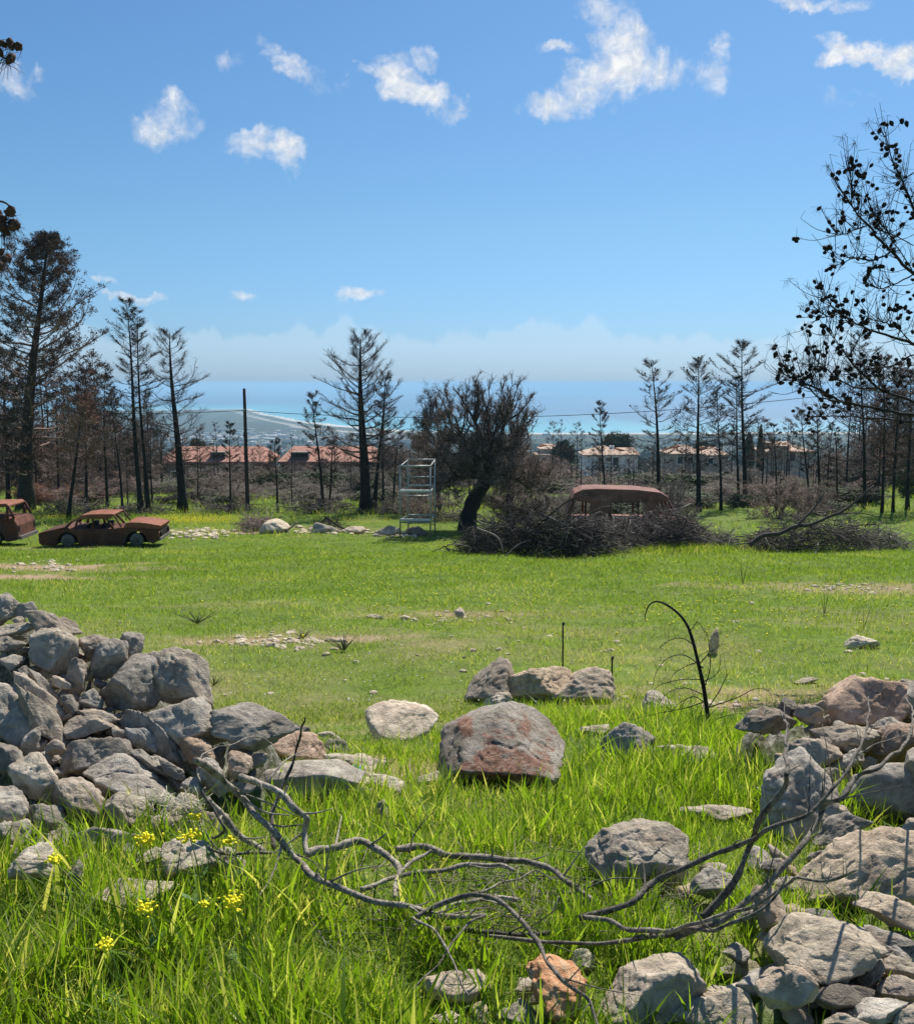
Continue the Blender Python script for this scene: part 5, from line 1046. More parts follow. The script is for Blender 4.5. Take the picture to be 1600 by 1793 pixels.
# ------------------------------------------------------------------ the dense round tree in the centre and other twiggy crowns
def twig_ball(mb, C, rx, rz, n, seed, start, order=3, r0=.05, mat_=0, fuzz=2600, tw=.006, fl=.35):
    """branches growing from start up into an uneven ball of twigs"""
    rr = np.random.default_rng(seed); C = np.array(C); start = np.array(start)
    d = rr.normal(size=(n, 3)); d /= np.linalg.norm(d, axis=1, keepdims=True); d[:, 2] = np.where(d[:, 2] < -.85, -d[:, 2], d[:, 2]); lump = .72+.38*np.array([noise.noise(Vector(x)*2.2+Vector((seed, 0, 0)))+.5 for x in d])
    E = C+d*np.array([rx, rx, rz])*lump[:, None]; Mid = start+(E-start)*.5+rr.normal(0, .10*rx, (n, 3))+np.array([0, 0, -.05*rz]); Q1 = start+(E-start)*.22+rr.normal(0, .04*rx, (n, 3))
    Q3 = start+(E-start)*.78+rr.normal(0, .07*rx, (n, 3))
    Pp = np.stack([start+np.zeros((n, 3)), Q1, Mid, Q3, E], 1); mb.tubes(Pp, r0*np.linspace(1, .13, 5)[None]*rr.uniform(.5, 1, (n, 1)), 4, True, mat_)
    prev = Pp
    for lv, (m, L, rad) in enumerate(((6, .38, .30), (6, .20, .16))):
        idx = np.repeat(np.arange(len(prev)), m); s = rr.uniform(.3, 1, len(idx)); b, dd = at_t(prev, idx, s*.98); dd = dd/(np.linalg.norm(dd, axis=1, keepdims=True)+1e-9)
        e = dd+rr.normal(0, .65, dd.shape)+np.array([0, 0, .25]); e /= np.linalg.norm(e, axis=1, keepdims=True); ln = (L*rx*rr.uniform(.4, 1.2, len(idx)))[:, None]
        nx_ = np.stack([b, b+e*ln*.5+rr.normal(0, .02*rx, b.shape), b+e*ln+np.array([0, 0, .05*rx])], 1); mb.tubes(nx_, r0*rad*np.linspace(1, .35, 3)[None]*np.ones((len(idx), 1)), 3, False, mat_); prev = nx_
    idx = rr.integers(0, len(prev), fuzz); b, dd = at_t(prev, idx, rr.uniform(.1, .98, fuzz)); e = rr.normal(0, 1, (fuzz, 3))+np.array([0, 0, .35]); e /= np.linalg.norm(e, axis=1, keepdims=True); ln = (fl*rr.uniform(.3, 1, fuzz))[:, None]
    f3 = np.stack([b, b+e*ln*.5+rr.normal(0, .02, b.shape), b+e*ln], 1); mb.tubes(f3, np.array([tw, tw*.8, tw*.4])[None]*np.ones((fuzz, 1)), 3, False, mat_+1)
def crown_tree(name, u, v, pts_tr, r_tr, balls, lab, mats, cat='tree', fz=1.0):
    b = G(u, v); d = b[1]; s = d/F; r0 = empty(name, tuple(b), lab, cat); tr = MB(); pth = np.array([P(x, y, d) for x, y in pts_tr])-b
    limb_into(tr, pth, r_tr*s, r_tr*s*.62, 10, 5, .08); tr.build('trunk', M['char'], r0); cr = MB()
    for k, (cu, cv, ru, rv, n, fuzz) in enumerate(balls):
        C = P(cu, cv, d+RNG.uniform(-.5, .5))-b; st0 = pth[-1]+(C-pth[-1])*.72-np.array([0, 0, .15*rv*s]); limb_into(cr, [pth[-1], (pth[-1]+st0)/2+np.array([RNG.normal(0, .1), 0, .1]), st0], r_tr*s*.42, r_tr*s*.2, 6, 4, .1, .05); twig_ball(cr, C, ru*s, rv*s, n, k*7+int(u), st0, r0=r_tr*s*.19, fuzz=int(fuzz*fz), tw=.0062*d/40, fl=.34)
    cr.build('crown', [M[m] for m in mats], r0); return r0
crown_tree('burnt_olive', 820, 928, [(818,930),(820,905),(828,880),(842,855),(856,835)], 17, [(860,745,62,70,18,2600),(795,740,56,60,16,2200),(915,765,58,58,18,2400),(850,815,104,52,26,5600),(765,835,66,42,15,3200),(915,835,56,42,15,3000),(892,700,38,42,9,900),(822,692,34,36,8,700),(750,790,40,44,9,1300)],
           'large round burnt tree with leaning black trunk and dense brown twigs in the centre', ['twig_dark', 'twig_brown'], fz=.8)
crown_tree('burnt_olive', 768, 896, [(768,897),(766,860),(762,820),(764,780)], 6, [(764,718,38,48,14,1500),(740,735,30,36,8,900),(770,770,48,40,12,2000)], 'smaller fine-twigged burnt tree behind the metal tower', ['twig_dark', 'twig_dark'])
crown_tree('burnt_olive', 893, 900, [(893,900),(892,870),(896,845)], 8, [(897,805,42,40,12,1600),(925,842,42,30,10,1300)], 'burnt tree with thick trunk just behind the large round burnt tree', ['twig_dark', 'twig_brown'])
# ------------------------------------------------------------------ scrub: prototypes copied through the burnt wood
def bush_proto(seed, rx, rz, n, fuzz, mats, leaves=0, leafm=None, flr=.26):
    mb = MB(); twig_ball(mb, (0, 0, rz*.9), rx, rz, n, seed, (0, 0, -.05), r0=.026, fuzz=fuzz, tw=.0095, fl=flr)
    if leaves:
        rr = np.random.default_rng(seed); d = rr.normal(size=(leaves, 3)); d /= np.linalg.norm(d, axis=1, keepdims=True); q = rr.uniform(.35, 1, leaves)**.5
        lm = np.array([.75+.5*noise.noise(Vector(x)*2.6+Vector((seed, 3, 0))) for x in d]); C = d*np.array([rx, rx, rz])*(q*lm)[:, None]+[0, 0, rz*.95]; mb.quads_at(C, rr.uniform(.05, .12, leaves), 2)
    me_o = mb.build('scorched_bush', [M[m] for m in mats]+([M[leafm]] if leafm else []))
    me = me_o.data; bpy.data.objects.remove(me_o); return me
BP = {'brown': [bush_proto(s, 1.25, 1.25, 20, 2400, ('twig_dark', 'twig_brown')) for s in (1, 2)], 'grey': [bush_proto(s, 1.3, 1.1, 20, 2400, ('twig_dark', 'twig_grey')) for s in (3, 4)],
      'red': [bush_proto(5, 1.2, 1.4, 20, 2600, ('twig_dark', 'twig_red'))], 'dark': [bush_proto(6, 1.2, 1.2, 20, 2400, ('char', 'twig_dark'))],
      'green': [bush_proto(s, 1.2, 1.0, 16, 900, ('twig_dark', 'twig_grey'), 3200, 'leaf_olive') for s in (7, 8)], 'ever': [bush_proto(9, 1.3, 1.3, 14, 400, ('twig_dark', 'twig_dark'), 6500, 'leaf_green')]}
WORD = {'brown': 'brown twiggy bush', 'grey': 'grey leafless bush', 'red': 'rust-red bush', 'dark': 'blackened bush', 'green': 'olive-green bush', 'ever': 'evergreen shrub'}
ANCH = [(-10,'dark-needled pine at the left edge'),(45,'tallest left pine'),(120,'leaning scorched pine'),(151,'thin pine behind the saloon'),(188,'thin pine behind the saloon bonnet'),(215,'thin sloping trunk'),(247,'tall slim leaning pine'),(282,'left end of the tiled roof'),(320,'wide-armed bare pine'),(360,'first roof recess'),(403,'small pine by the pole'),(433,'utility pole'),(486,'small pine right of the pole'),(525,'second roof recess'),(566,'narrow cone-tipped pine'),(605,'middle of the second tiled roof'),(641,'broad bare pine'),(671,'thin tree behind the broad pine'),(700,'metal tower front post'),(752,'metal tower back post'),(825,'leaning black trunk'),(893,'trunk behind the round tree'),(950,'small two-stage villa'),(986,'dark green tree'),(1024,'left corner of the white villa'),(1059,'young pine before the white villa'),(1105,'right corner of the white villa'),(1154,'sparse pine behind the van'),(1190,'reddish villa'),(1223,'bushy-tipped pine'),(1262,'thinner pine beside the bushy-tipped one'),(1300,'tallest right-hand pine'),(1329,'dark cypress'),(1359,'thin low pine by the cypress'),(1400,'cream villa'),(1434,'slim pine at the cream villa end'),(1466,'thin tree right of the cream villa'),(1513,'tall pine behind the overhanging branches'),(1544,'left reddish-crowned pine'),(1566,'right reddish-crowned pine'),(1595,'thick pine at the right edge')]
USED = {}
def place_words(u, d, hgt, kind_words):
    """a label telling the thing from its neighbours: height, nearness, and the landmark it stands by"""
    an = min(ANCH, key=lambda a: abs(a[0]-u)); side = 'just left of the' if u < an[0]-5 else 'just right of the' if u > an[0]+5 else 'in line with the'
    hw = 'tall' if hgt > 2 else 'low' if hgt < 1 else 'mid-height'
    for nearw in (('near', 'rear') if d < 70 else ('rear', 'near')):
        for sizew in (hw, 'broad', 'narrow', 'ragged', 'dense', 'thin-stemmed'):
            lab = ' '.join([sizew, nearw, kind_words, side, an[1]])
            if lab not in USED: USED[lab] = 1; return lab
            if sizew == hw: continue
    return lab
def bush(kind, u, d, sx, sz):
    b = ray(u, 800)*d; z = float(base(b[0], d)); o = obj('scorched_bush' if kind not in ('green', 'ever') else 'green_bush', random.choice(BP[kind]), loc=(b[0], d, z-.05)); o.scale = (sx, sx, sz); o.rotation_euler = (0, 0, random.uniform(0, 6.28))
    tag(o, place_words(u, d, sz, WORD[kind]), 'bush', WORD[kind]+' in the burnt wood')
rb = random.Random(11)
for k in range(290):
    u = rb.uniform(-40, 1650)
    while 770 < u < 905 and k % 3: u = rb.uniform(-40, 1650)
    d = rb.choice([rb.uniform(41, 50), rb.uniform(47, 62), rb.uniform(56, 80), rb.uniform(70, 105), rb.uniform(84, 112)]) if u > 700 else rb.choice([rb.uniform(54, 72), rb.uniform(64, 96), rb.uniform(80, 112), rb.uniform(84, 112)])
    if u < 260: kind = rb.choice(['brown', 'red', 'dark', 'brown'])
    elif u < 720: kind = rb.choice(['grey', 'brown', 'green', 'green', 'dark', 'grey'])
    elif u < 960: kind = rb.choice(['brown', 'dark', 'grey'])
    elif u < 1330: kind = rb.choice(['grey', 'grey', 'green', 'green', 'brown'])
    else: kind = rb.choice(['dark', 'brown', 'grey', 'green', 'brown'])
    vt = rb.uniform(815, 850) if 260 < u < 720 else rb.uniform(790, 840)
    if u < 260: vt = rb.uniform(740, 840)
    if u > 1480: vt = rb.uniform(745, 830)
    if 985 < u < 1460: vt = rb.uniform(822, 850)
    if d < 62: vt = rb.uniform(845, 878)
    if d < 52 and (1225 < u < 1345 or u > 1480): continue
    b = ray(u, 800)*d; z = float(base(b[0], d)); top = ray(u, vt)[2]*d; Hh = top-z
    if Hh < .6: Hh = rb.uniform(.6, 1.1)
    bush(kind, u, d, rb.uniform(1.3, 2.4)*d/75, min(Hh/2.1, 3.4))
# thin burnt trunks filling the wood: a few prototypes copied
PROTO = []
for s in range(6):
    tr, cr = burnt_pine(6.0, [.8, 1.0, 1.2, .9, 1.1, .7][s], .075, .26+.05*(s % 3), 26, (.2*(s-2.5)/2.5, 0), .22, seed=300+s, thick=1.35, twigs=6, sub=2, needles=[0, 0, 900, 0, 700, 0][s])
    PROTO.append((tr, cr))
first = {}
for k in range(175):
    u = rb.choice([rb.uniform(-30, 300), rb.uniform(-30, 1640), rb.uniform(300, 1060), rb.uniform(1000, 1640), rb.uniform(1340, 1640)]); d = rb.uniform(52, 98); s = rb.randrange(6)
    vt = rb.uniform(735, 790)
    if u < 190: vt = rb.uniform(600, 740)
    elif u < 270: vt = rb.uniform(680, 780)
    elif u > 1470: vt = rb.uniform(640, 760)
    elif 440 < u < 700 or 1070 < u < 1180: vt = rb.uniform(750, 805)
    b = ray(u, 800)*d; z = float(base(b[0], d)); Hh = ray(u, vt)[2]*d-z; lab = place_words(u, d, Hh/2.6, 'burnt thin tree')
    if s not in first:
        tr, cr = PROTO[s]; r0 = place_tree('burnt_tree', tr, cr, (0, 0, 0), lab, None, 'char', 'twig_dark', ['cone', 'cone', 'twig_red', 'cone', 'needle_dark', 'cone'][s]); first[s] = r0
    else: r0 = copy_tree(first[s])
    r0.location = (b[0], d, z); r0.scale = (Hh/6*rb.uniform(.8, 1.1),)*2+(Hh/6,); r0.rotation_euler = (0, 0, rb.uniform(0, 6.28)); r0['label'] = lab; r0['group'] = 'thin burnt trees of the background wood'; r0['category'] = 'tree'
# a far band of burnt woodland and evergreens beyond the near wood, one mass
mb = MB(); rr = RNG; n = 900
for k in range(260):
    d = rr.uniform(118, 420); u = rr.uniform(-60, 1660); b = ray(u, 800)*d; z = float(base(b[0], d)); hgt = rr.uniform(1.6, 4.6); wd = rr.uniform(1.5, 3.5); n = 150
    q = rr.normal(size=(n, 3)); q /= np.linalg.norm(q, axis=1, keepdims=True); C = q*np.array([wd, wd, hgt*.5])*rr.uniform(.4, 1, (n, 1))+[b[0], d, z+hgt*.45]; mb.quads_at(C, rr.uniform(.25, .5, n)*d/200, 0 if rr.random() < .55 else 1)
o = mb.build('far_scrub', [M['twig_grey'], M['leaf_green']]); tag(o, 'mixed burnt and green scrub on the slope among and behind the houses', 'scrub', kind='stuff')
mb = MB()
for k in range(900):
    d = 10**rr.uniform(2.62, 3.38); u = rr.uniform(-60, 1660); b = ray(u, 800)*d; z = float(base(b[0], d)); wd = rr.uniform(3, 9)*(d/900)**.5; n = 26
    q = rr.normal(size=(n, 3)); q /= np.linalg.norm(q, axis=1, keepdims=True); C = q*np.array([wd*1.8, wd, wd*.45])+[b[0], d, z+wd*.3]; mb.quads_at(C, wd*.5, 0 if rr.random() < .25 else 1)
o = mb.build('far_trees', [M['twig_grey'], M['leaf_green']]); tag(o, 'far-off tree groves scattered over the coastal slope and plain', 'groves', kind='stuff')
# ------------------------------------------------------------------ evergreens and cypresses by the houses
def leafy(name, u, vt, vb, wpx, d, lab, shape='round', n=9000, mm='leaf_green'):
    b = ray(u, vb)*d; s = d/F; H = (vb-vt)*s; W = wpx*s/2; r0 = empty(name, tuple(b), lab, 'tree'); tr = MB(); tr.tubes(np.array([[0, 0, -1.5], [.05, 0, H*.3], [0, 0, H*.9]]), np.array([.16, .12, .03])*s*9, 6); tr.build('trunk', M['bark'], r0)
    q = RNG.normal(size=(n, 3)); q /= np.linalg.norm(q, axis=1, keepdims=True); rad = RNG.uniform(.25, 1, n)**.45
    if shape == 'cypress':
        t = RNG.random(n); w = W*np.sin(np.clip(t*.93+.07, 0, 1)*math.pi)**.55*(1-.45*t); a = RNG.uniform(0, 6.28, n); C = np.stack([np.cos(a)*w*rad, np.sin(a)*w*rad, t*H], -1)
    else:
        lump = np.array([.78+.5*noise.noise(Vector(x)*2.7+Vector((u, 0, 0))) for x in q]); C = q*np.array([W, W, H*.5])*(rad*lump)[:, None]+[0, 0, H*.52]
    cr = MB(); cr.quads_at(C, RNG.uniform(.5, 1.1, n)*s*2.2); cr.build('crown', M[mm], r0)
leafy('cypress', 1329, 745, 830, 15, 150, 'tall dark cypress left of the right villa', 'cypress', 5000); leafy('cypress', 1309, 757, 830, 26, 158, 'broader dark cypress left of the tall one', 'cypress', 5000)
leafy('evergreen_tree', 986, 767, 822, 50, 190, 'dark green tree between the small villa and the white villa'); leafy('evergreen_tree', 1082, 755, 800, 62, 235, 'dark round tree rising behind the white villa roof'); leafy('evergreen_tree', 345, 768, 800, 34, 140, 'dark round tree behind the long tiled roof at left')
leafy('evergreen_tree', 1588, 812, 885, 52, 62, 'grey-green surviving tree at the right edge', 'round', 5000, 'leaf_olive'); leafy('evergreen_tree', 735, 756, 800, 34, 160, 'dark tree behind the smaller fine-twigged burnt tree'); leafy('evergreen_tree', 1230, 770, 800, 40, 260, 'dark tree behind the reddish villa')
leafy('evergreen_tree', 690, 775, 850, 80, 118, 'brownish half-burnt tree right of the tiled roofs', 'round', 9000, 'twig_brown')
# ------------------------------------------------------------------ houses
M['white_wall'] = plain('white_render', (.88, .86, .80), .06, 1, .9, .1); M['cream_wall'] = plain('cream_render', (.52, .43, .33), .08, 1, .9, .1); M['pink_wall'] = plain('brown_render', (.26, .20, .16), .1, 1, .9, .1)
M['tile_red'] = plain('terracotta_tiles', (.40, .20, .145), .22, 2.5, .85, .5); M['tile_pale'] = plain('pale_clay_tiles', (.56, .40, .29), .2, 2.0, .85, .5); M['window'] = plain('dark_window_glass', (.03, .035, .04), .3, 3, .25, .05); M['window'].node_tree.nodes
def hip_roof(mb, x0, x1, y0, y1, z0, z1, over=.5, mat_=0, hip=None):
    x0 -= over; x1 += over; y0 -= over; y1 += over; h = hip if hip is not None else (y1-y0)/2; m = (y0+y1)/2
    V = [(x0, y0, z0), (x1, y0, z0), (x1, y1, z0), (x0, y1, z0), (x0+h, m, z1), (x1-h, m, z1)]
    V += [(a, b, c-.22) for a, b, c in V[:4]]; mb.add(V, [[0, 1, 5, 4], [2, 3, 4, 5], [0, 6, 7, 1], [1, 7, 8, 2], [2, 8, 9, 3], [3, 9, 6, 0], [6, 9, 8, 7]], [[1, 2, 5], [3, 0, 4]], mat_)
def house(name, lab, d, blocks, depth, roofm, wallm, wins, extra=None, cat='house', dep_z=3.0, chim=()):
    """blocks: (u0,u1,v_ridge,v_eave,v_base, y offset, hip) in photo pixels at distance d"""
    u0, u1, vr, ve, vb = blocks[0][:5]; s = d/F; o_ = P((u0+u1)/2, vb, d); r0 = empty(name, tuple(o_), lab, cat); wl = MB(); rf = MB()
    for (a, b, r_, e_, g_, yo, hip) in blocks:
        X0, X1 = P(a, e_, d)[0]-o_[0], P(b, e_, d)[0]-o_[0]; Z0 = P(a, e_, d)[2]-o_[2]; Z1 = P(a, r_, d)[2]-o_[2]+.25; ZB = P(a, g_, d)[2]-o_[2]-dep_z
        wl.box(((X0+X1)/2, yo+depth/2, (Z0-.2+ZB)/2), (X1-X0, depth, Z0-.2-ZB)); hip_roof(rf, X0, X1, yo, yo+depth, Z0, Z1, .45, 0, hip)
    wl.build('wall', M[wallm], r0, False); ro = rf.build('roof', M[roofm], r0, False)
    for (a, b, e_, g_) in wins:
        A, B = P(a, e_, d)-o_, P(b, g_, d)-o_; w_ = MB(); w_.box(((A[0]+B[0])/2, -.02, (A[2]+B[2])/2), (B[0]-A[0], .10, A[2]-B[2])); fr = w_.build('window', M['window'], r0, False)
        f = MB(); cx, cz, wx, wz = (A[0]+B[0])/2, (A[2]+B[2])/2, B[0]-A[0], A[2]-B[2]
        for (dx, dz, sx, sz) in ((0, wz/2+.05, wx+.2, .1), (0, -wz/2-.05, wx+.2, .1), (-wx/2-.05, 0, .1, wz), (wx/2+.05, 0, .1, wz)): f.box((cx+dx, -.05, cz+dz), (sx, .16, sz))
        f.build('frame', M['white_wall'], fr, False)
    for (a, v0, v1) in chim:
        A = P(a, v1, d)-o_; B = P(a, v0, d)-o_; c = MB(); c.box((A[0], depth*.4, (A[2]+B[2])/2), (.9, .9, B[2]-A[2])); c.build('chimney', M[wallm], ro, False)
    if extra: extra(r0, o_, s)
    return r0
def row_extra(rec):
    def f(r0, o_, s):
        for (a, b, e_, g_) in rec:
            A, B = P(a, e_, 118)-o_, P(b, g_, 118)-o_; mb = MB(); mb.box(((A[0]+B[0])/2, 1.5, (A[2]+B[2])/2+.2), (B[0]-A[0], 2.2, A[2]-B[2])); mb.build('roof_recess', M['pink_wall'], r0, False)
            mb = MB(); mb.box(((A[0]+B[0])/2, .39, (A[2]+B[2])/2+.2), (B[0]-A[0]-.3, .05, A[2]-B[2]-.25)); mb.build('recess_opening', M['window'], r0, False)
    return f
house('row_house', 'long low building with terracotta roof left of the utility pole', 118, [(284,460,789,808,846,0,1.2)], 9, 'tile_red', 'pink_wall', [(365,374,835,850),(300,310,826,842),(330,338,826,842)], row_extra([(366,393,795,806)]), 'building')
house('row_house', 'long low terracotta-roofed building right of the utility pole', 118, [(492,659,789,808,846,.3,1.2)], 9, 'tile_red', 'pink_wall', [(520,530,826,842),(560,570,826,842),(610,620,826,842)], row_extra([(508,540,795,806)]), 'building')
house('villa', 'white villa with pale tiled hip roof behind the van', 205, [(1023,1096,784,796,822,0,None),(1085,1120,789,797,820,2.5,None)], 8, 'tile_pale', 'white_wall', [(1048,1056,801,814),(1065,1070,801,808),(1073,1082,801,815)], chim=((1075,782,788),))
house('villa', 'small two-stage villa just right of the round burnt tree', 215, [(940,978,789,796,808,0,None),(948,976,781,786,795,1.2,None)], 6, 'tile_pale', 'cream_wall', [(950,958,800,807),(962,970,800,807)])
house('villa', 'brownish villa half hidden behind the burnt pines', 190, [(1172,1230,783,794,820,0,None),(1225,1275,786,797,820,1,None)], 8, 'tile_pale', 'cream_wall', [(1186,1194,800,812),(1205,1213,800,812),(1240,1248,802,812)])
house('villa', 'cream villa with square windows right of the dark cypress', 180, [(1340,1425,780,790,812,0,None),(1356,1375,777,780,800,-.6,None)], 8, 'tile_pale', 'cream_wall', [(1355,1365,794,808),(1383,1392,793,808)], chim=((1377,777,786),))
# small hazy town on the plain
M['town'] = plain('town_walls', (.66, .62, .56), .2, .02, .9, .1)
mb = MB()
for k in range(330):
    t_ = RNG.random()
    if t_ < .6: u, v = RNG.uniform(280, 760), RNG.normal(770, 4.5)
    elif t_ < .85: u, v = RNG.uniform(300, 700), RNG.uniform(752, 782)
    else: u, v = RNG.uniform(700, 1500), RNG.uniform(764, 776)
    g = G(u, v); w_ = RNG.uniform(6, 22); h = RNG.uniform(4, 10); mb.box((g[0], g[1], g[2]+h/2), (w_, RNG.uniform(6, 14), h), [[math.cos(a := RNG.uniform(-.5, .5)), -math.sin(a), 0], [math.sin(a), math.cos(a), 0], [0, 0, 1]])
o = mb.build('distant_town', M['town'], smooth=False); tag(o, 'scattered pale buildings of a far-off town on the coastal plain', 'town', kind='stuff')
# ------------------------------------------------------------------ utility pole and wires
b = G(434, 897); d = b[1]; t_ = P(427.5, 680, d); r0 = empty('utility_pole', tuple(b), 'slim dark wooden utility pole left of centre carrying a wire', 'pole')
mb = MB(); mb.tubes(np.linspace((0, 0, -.1), t_-b, 8), np.linspace(.115, .075, 8), 8); mb.build('pole', M['bark'], r0)
mb = MB(); q = P(428, 718, d)-b; mb.box(q, (.10, .30, .08)); mb.blobs([q+[0, -.16, .05], q+[0, .16, .05]], (.05, .05, .07)); mb.build('insulator', M['galv'], r0)
mb = MB(); q = P(430, 762, d)-b; mb.box(q+[-.02, -.10, 0], (.12, .10, .22)); mb.build('junction_box', M['char'], r0)
x2, y2 = 28.5, 47.0; b2 = np.array([x2, y2, float(base(x2, y2))]); r1 = empty('utility_pole', tuple(b2), 'utility pole beyond the right edge holding the far end of the wire', 'pole'); mb = MB(); mb.tubes(np.linspace((0, 0, -.1), (0, 0, 7.6), 6), np.linspace(.12, .08, 6), 8); mb.build('pole', M['bark'], r1)
x3, y3 = -33, 60; b3 = np.array([x3, y3, float(base(x3, y3))]); r2 = empty('utility_pole', tuple(b3), 'utility pole beyond the left edge holding the other wire end', 'pole'); mb = MB(); mb.tubes(np.linspace((0, 0, -.1), (0, 0, 6.6), 6), np.linspace(.12, .08, 6), 8); mb.build('pole', M['bark'], r2)
def wire(a, c, sag, lab):
    t = np.linspace(0, 1, 60)[:, None]; p = a+(c-a)*t-np.array([0, 0, 1])*4*sag*t*(1-t); mb = MB(); mb.tubes(p, np.full(60, .014), 4); o = mb.build('power_wire', M['char']); tag(o, lab, 'wire')
wire(P(428, 719, d), b2+[0, 0, 7.5], 1.25, 'long sagging wire running right from the utility pole over the sea'); wire(P(428, 718, d), b3+[0, 0, 6.5], .6, 'wire running left from the utility pole behind the burnt pines')
# ------------------------------------------------------------------ metal tower frame
b = G(726, 944); d = b[1]; s = d/F
r0 = empty('metal_tower', tuple(b), 'pale galvanised ladder-like frame tower at the far edge of the meadow', 'tower')
def PT(u, v, dy=0): 
    q = ray(u, v)*(d+dy); return q-b
fr = MB(); bk = MB()
for (mb, dy, uu, v0, v1) in ((fr, 0, (700, 753), 815, 944), (bk, 1.3, (714, 761), 803, 936)):
    for u_ in uu: a = PT(u_, v1, dy); c = PT(u_-.3*0, v0, dy); a[0] = c[0]; mb.bar(a, c, .028, 8)
fr.bar(PT(698, 816), PT(755, 816), .036, 8); bk.bar(PT(712, 804.5, 1.3), PT(762, 804.5, 1.3), .028, 8)
for v_ in (839, 866, 917): bk.bar(PT(713, v_-4, 1.3), PT(762, v_-4, 1.3), .024, 6)
for v_ in (868, 915): fr.bar(PT(700, v_), PT(753, v_), .026, 6)
fr.build('front_frame', M['galv'], r0); bk.build('back_frame', M['galv'], r0)
for v_ in (859.5, 910): 
    mb = MB(); q = (PT(699, v_)+PT(754, v_))/2; mb.box(q, ((54)*s, .12, .075)); mb.build('tread', M['galv_tread'], r0, False)
for v_ in (850, 902):
    mb = MB(); q = (PT(713, v_, 1.3)+PT(762, v_, 1.3))/2; mb.box(q, ((49)*s, .12, .06)); mb.build('tread', M['galv'], r0, False)
for u1, u2, v1, v2 in ((700, 714, 817, 805), (753, 761, 817, 805), (700, 714, 911, 902), (753, 761, 911, 902), (700, 714, 861, 851), (753, 761, 861, 851)): mb = MB(); mb.bar(PT(u1, v1), PT(u2, v2, 1.3), .02, 6); mb.build('brace', M['galv'], r0)
# ------------------------------------------------------------------ vehicles
def wheel(parent, x, y, r=.27, w_=.16, tyre=False, z=None):
    mb = MB(); z = r if z is None else z; k = 20; an = np.arange(k)*2*np.pi/k
    prof = [(r*.45, -w_/2), (r*.93, -w_/2), (r, -w_/2+.02), (r*.9, 0), (r, w_/2-.02), (r*.93, w_/2), (r*.45, w_/2)]
    V = np.array([[[x+q*np.cos(a), y+o_, z+q*np.sin(a)] for q, o_ in prof] for a in an]); m = len(prof); ix = np.arange(k*m).reshape(k, m); nxt = np.roll(ix, -1, 0)
    Q = np.stack([ix[:, :-1], ix[:, 1:], nxt[:, 1:], nxt[:, :-1]], -1).reshape(-1, 4); mb.add(V.reshape(-1, 3), Q); wh = mb.build('wheel', M['black'] if tyre else M['steel'], parent)
    mb = MB(); mb.tubes(np.array([[x, y-w_*.30, z], [x, y-w_*.22, z], [x, y+w_*.25, z]]), np.array([r*.55, r*.62, r*.62]), 16); mb.tubes(np.array([[x, y-w_*.5, z], [x, y-w_*.3, z]]), np.array([r*.12, r*.2]), 8); mb.build('rim', M['steel'], wh); return wh
def arc(cx, r, a0=0, a1=math.pi, n=9, z0=.25): return [(cx+r*math.cos(a), z0+r*math.sin(a)) for a in np.linspace(a0, a1, n)]
# rusted saloon, facing right, near side towards the meadow.  x forward, z up
u0, u1 = 66, 278; g = G(173, 956); d = g[1]; Lc = (u1-u0)/F*d; k = Lc/1120
def cx(px): return (px-880)*k
def czz(py): return (577-py)*k
W = .80
car = empty('rusted_saloon', (g[0], g[1]+.8, g[2]-.06), 'burnt-out rusted saloon car with orange bonnet and no glass, facing right', 'car', rz=R(4))
front_arc = arc(cx(1210), .37, math.pi*.02, math.pi*.98, 9, czz(525)); rear_arc = arc(cx(580), .35, math.pi*.02, math.pi*.98, 9, czz(525))
lower = [(cx(320), czz(530)), (cx(316), czz(440)), (cx(340), czz(428)), (cx(430), czz(408)), (cx(560), czz(378)), (cx(620), czz(398)), (cx(680), czz(400)), (cx(1000), czz(402)), (cx(1080), czz(388)), (cx(1120), czz(392)), (cx(1400), czz(410)), (cx(1425), czz(440)), (cx(1415), czz(520)), (cx(1360), czz(548))]
lower += front_arc+[(cx(1085), czz(562)), (cx(700), czz(566))]+rear_arc+[(cx(470), czz(552)), (cx(345), czz(552))]
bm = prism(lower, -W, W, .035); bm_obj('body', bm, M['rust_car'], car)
mb = MB(); mb.box((cx(880), 0, .22), (Lc*.86, W*1.5, .16)); mb.build('underbody', M['black'], car, False)
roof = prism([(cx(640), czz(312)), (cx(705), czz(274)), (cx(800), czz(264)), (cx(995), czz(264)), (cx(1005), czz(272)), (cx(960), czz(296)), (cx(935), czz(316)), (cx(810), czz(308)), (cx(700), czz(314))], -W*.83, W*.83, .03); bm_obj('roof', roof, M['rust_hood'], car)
hood = prism([(cx(1090), czz(392)), (cx(1120), czz(347)), (cx(1160), czz(341)), (cx(1300), czz(350)), (cx(1440), czz(376)), (cx(1425), czz(412)), (cx(1380), czz(410))], -W*.93, W*.93, .02); bm_obj('bonnet', hood, M['rust_hood'], car)
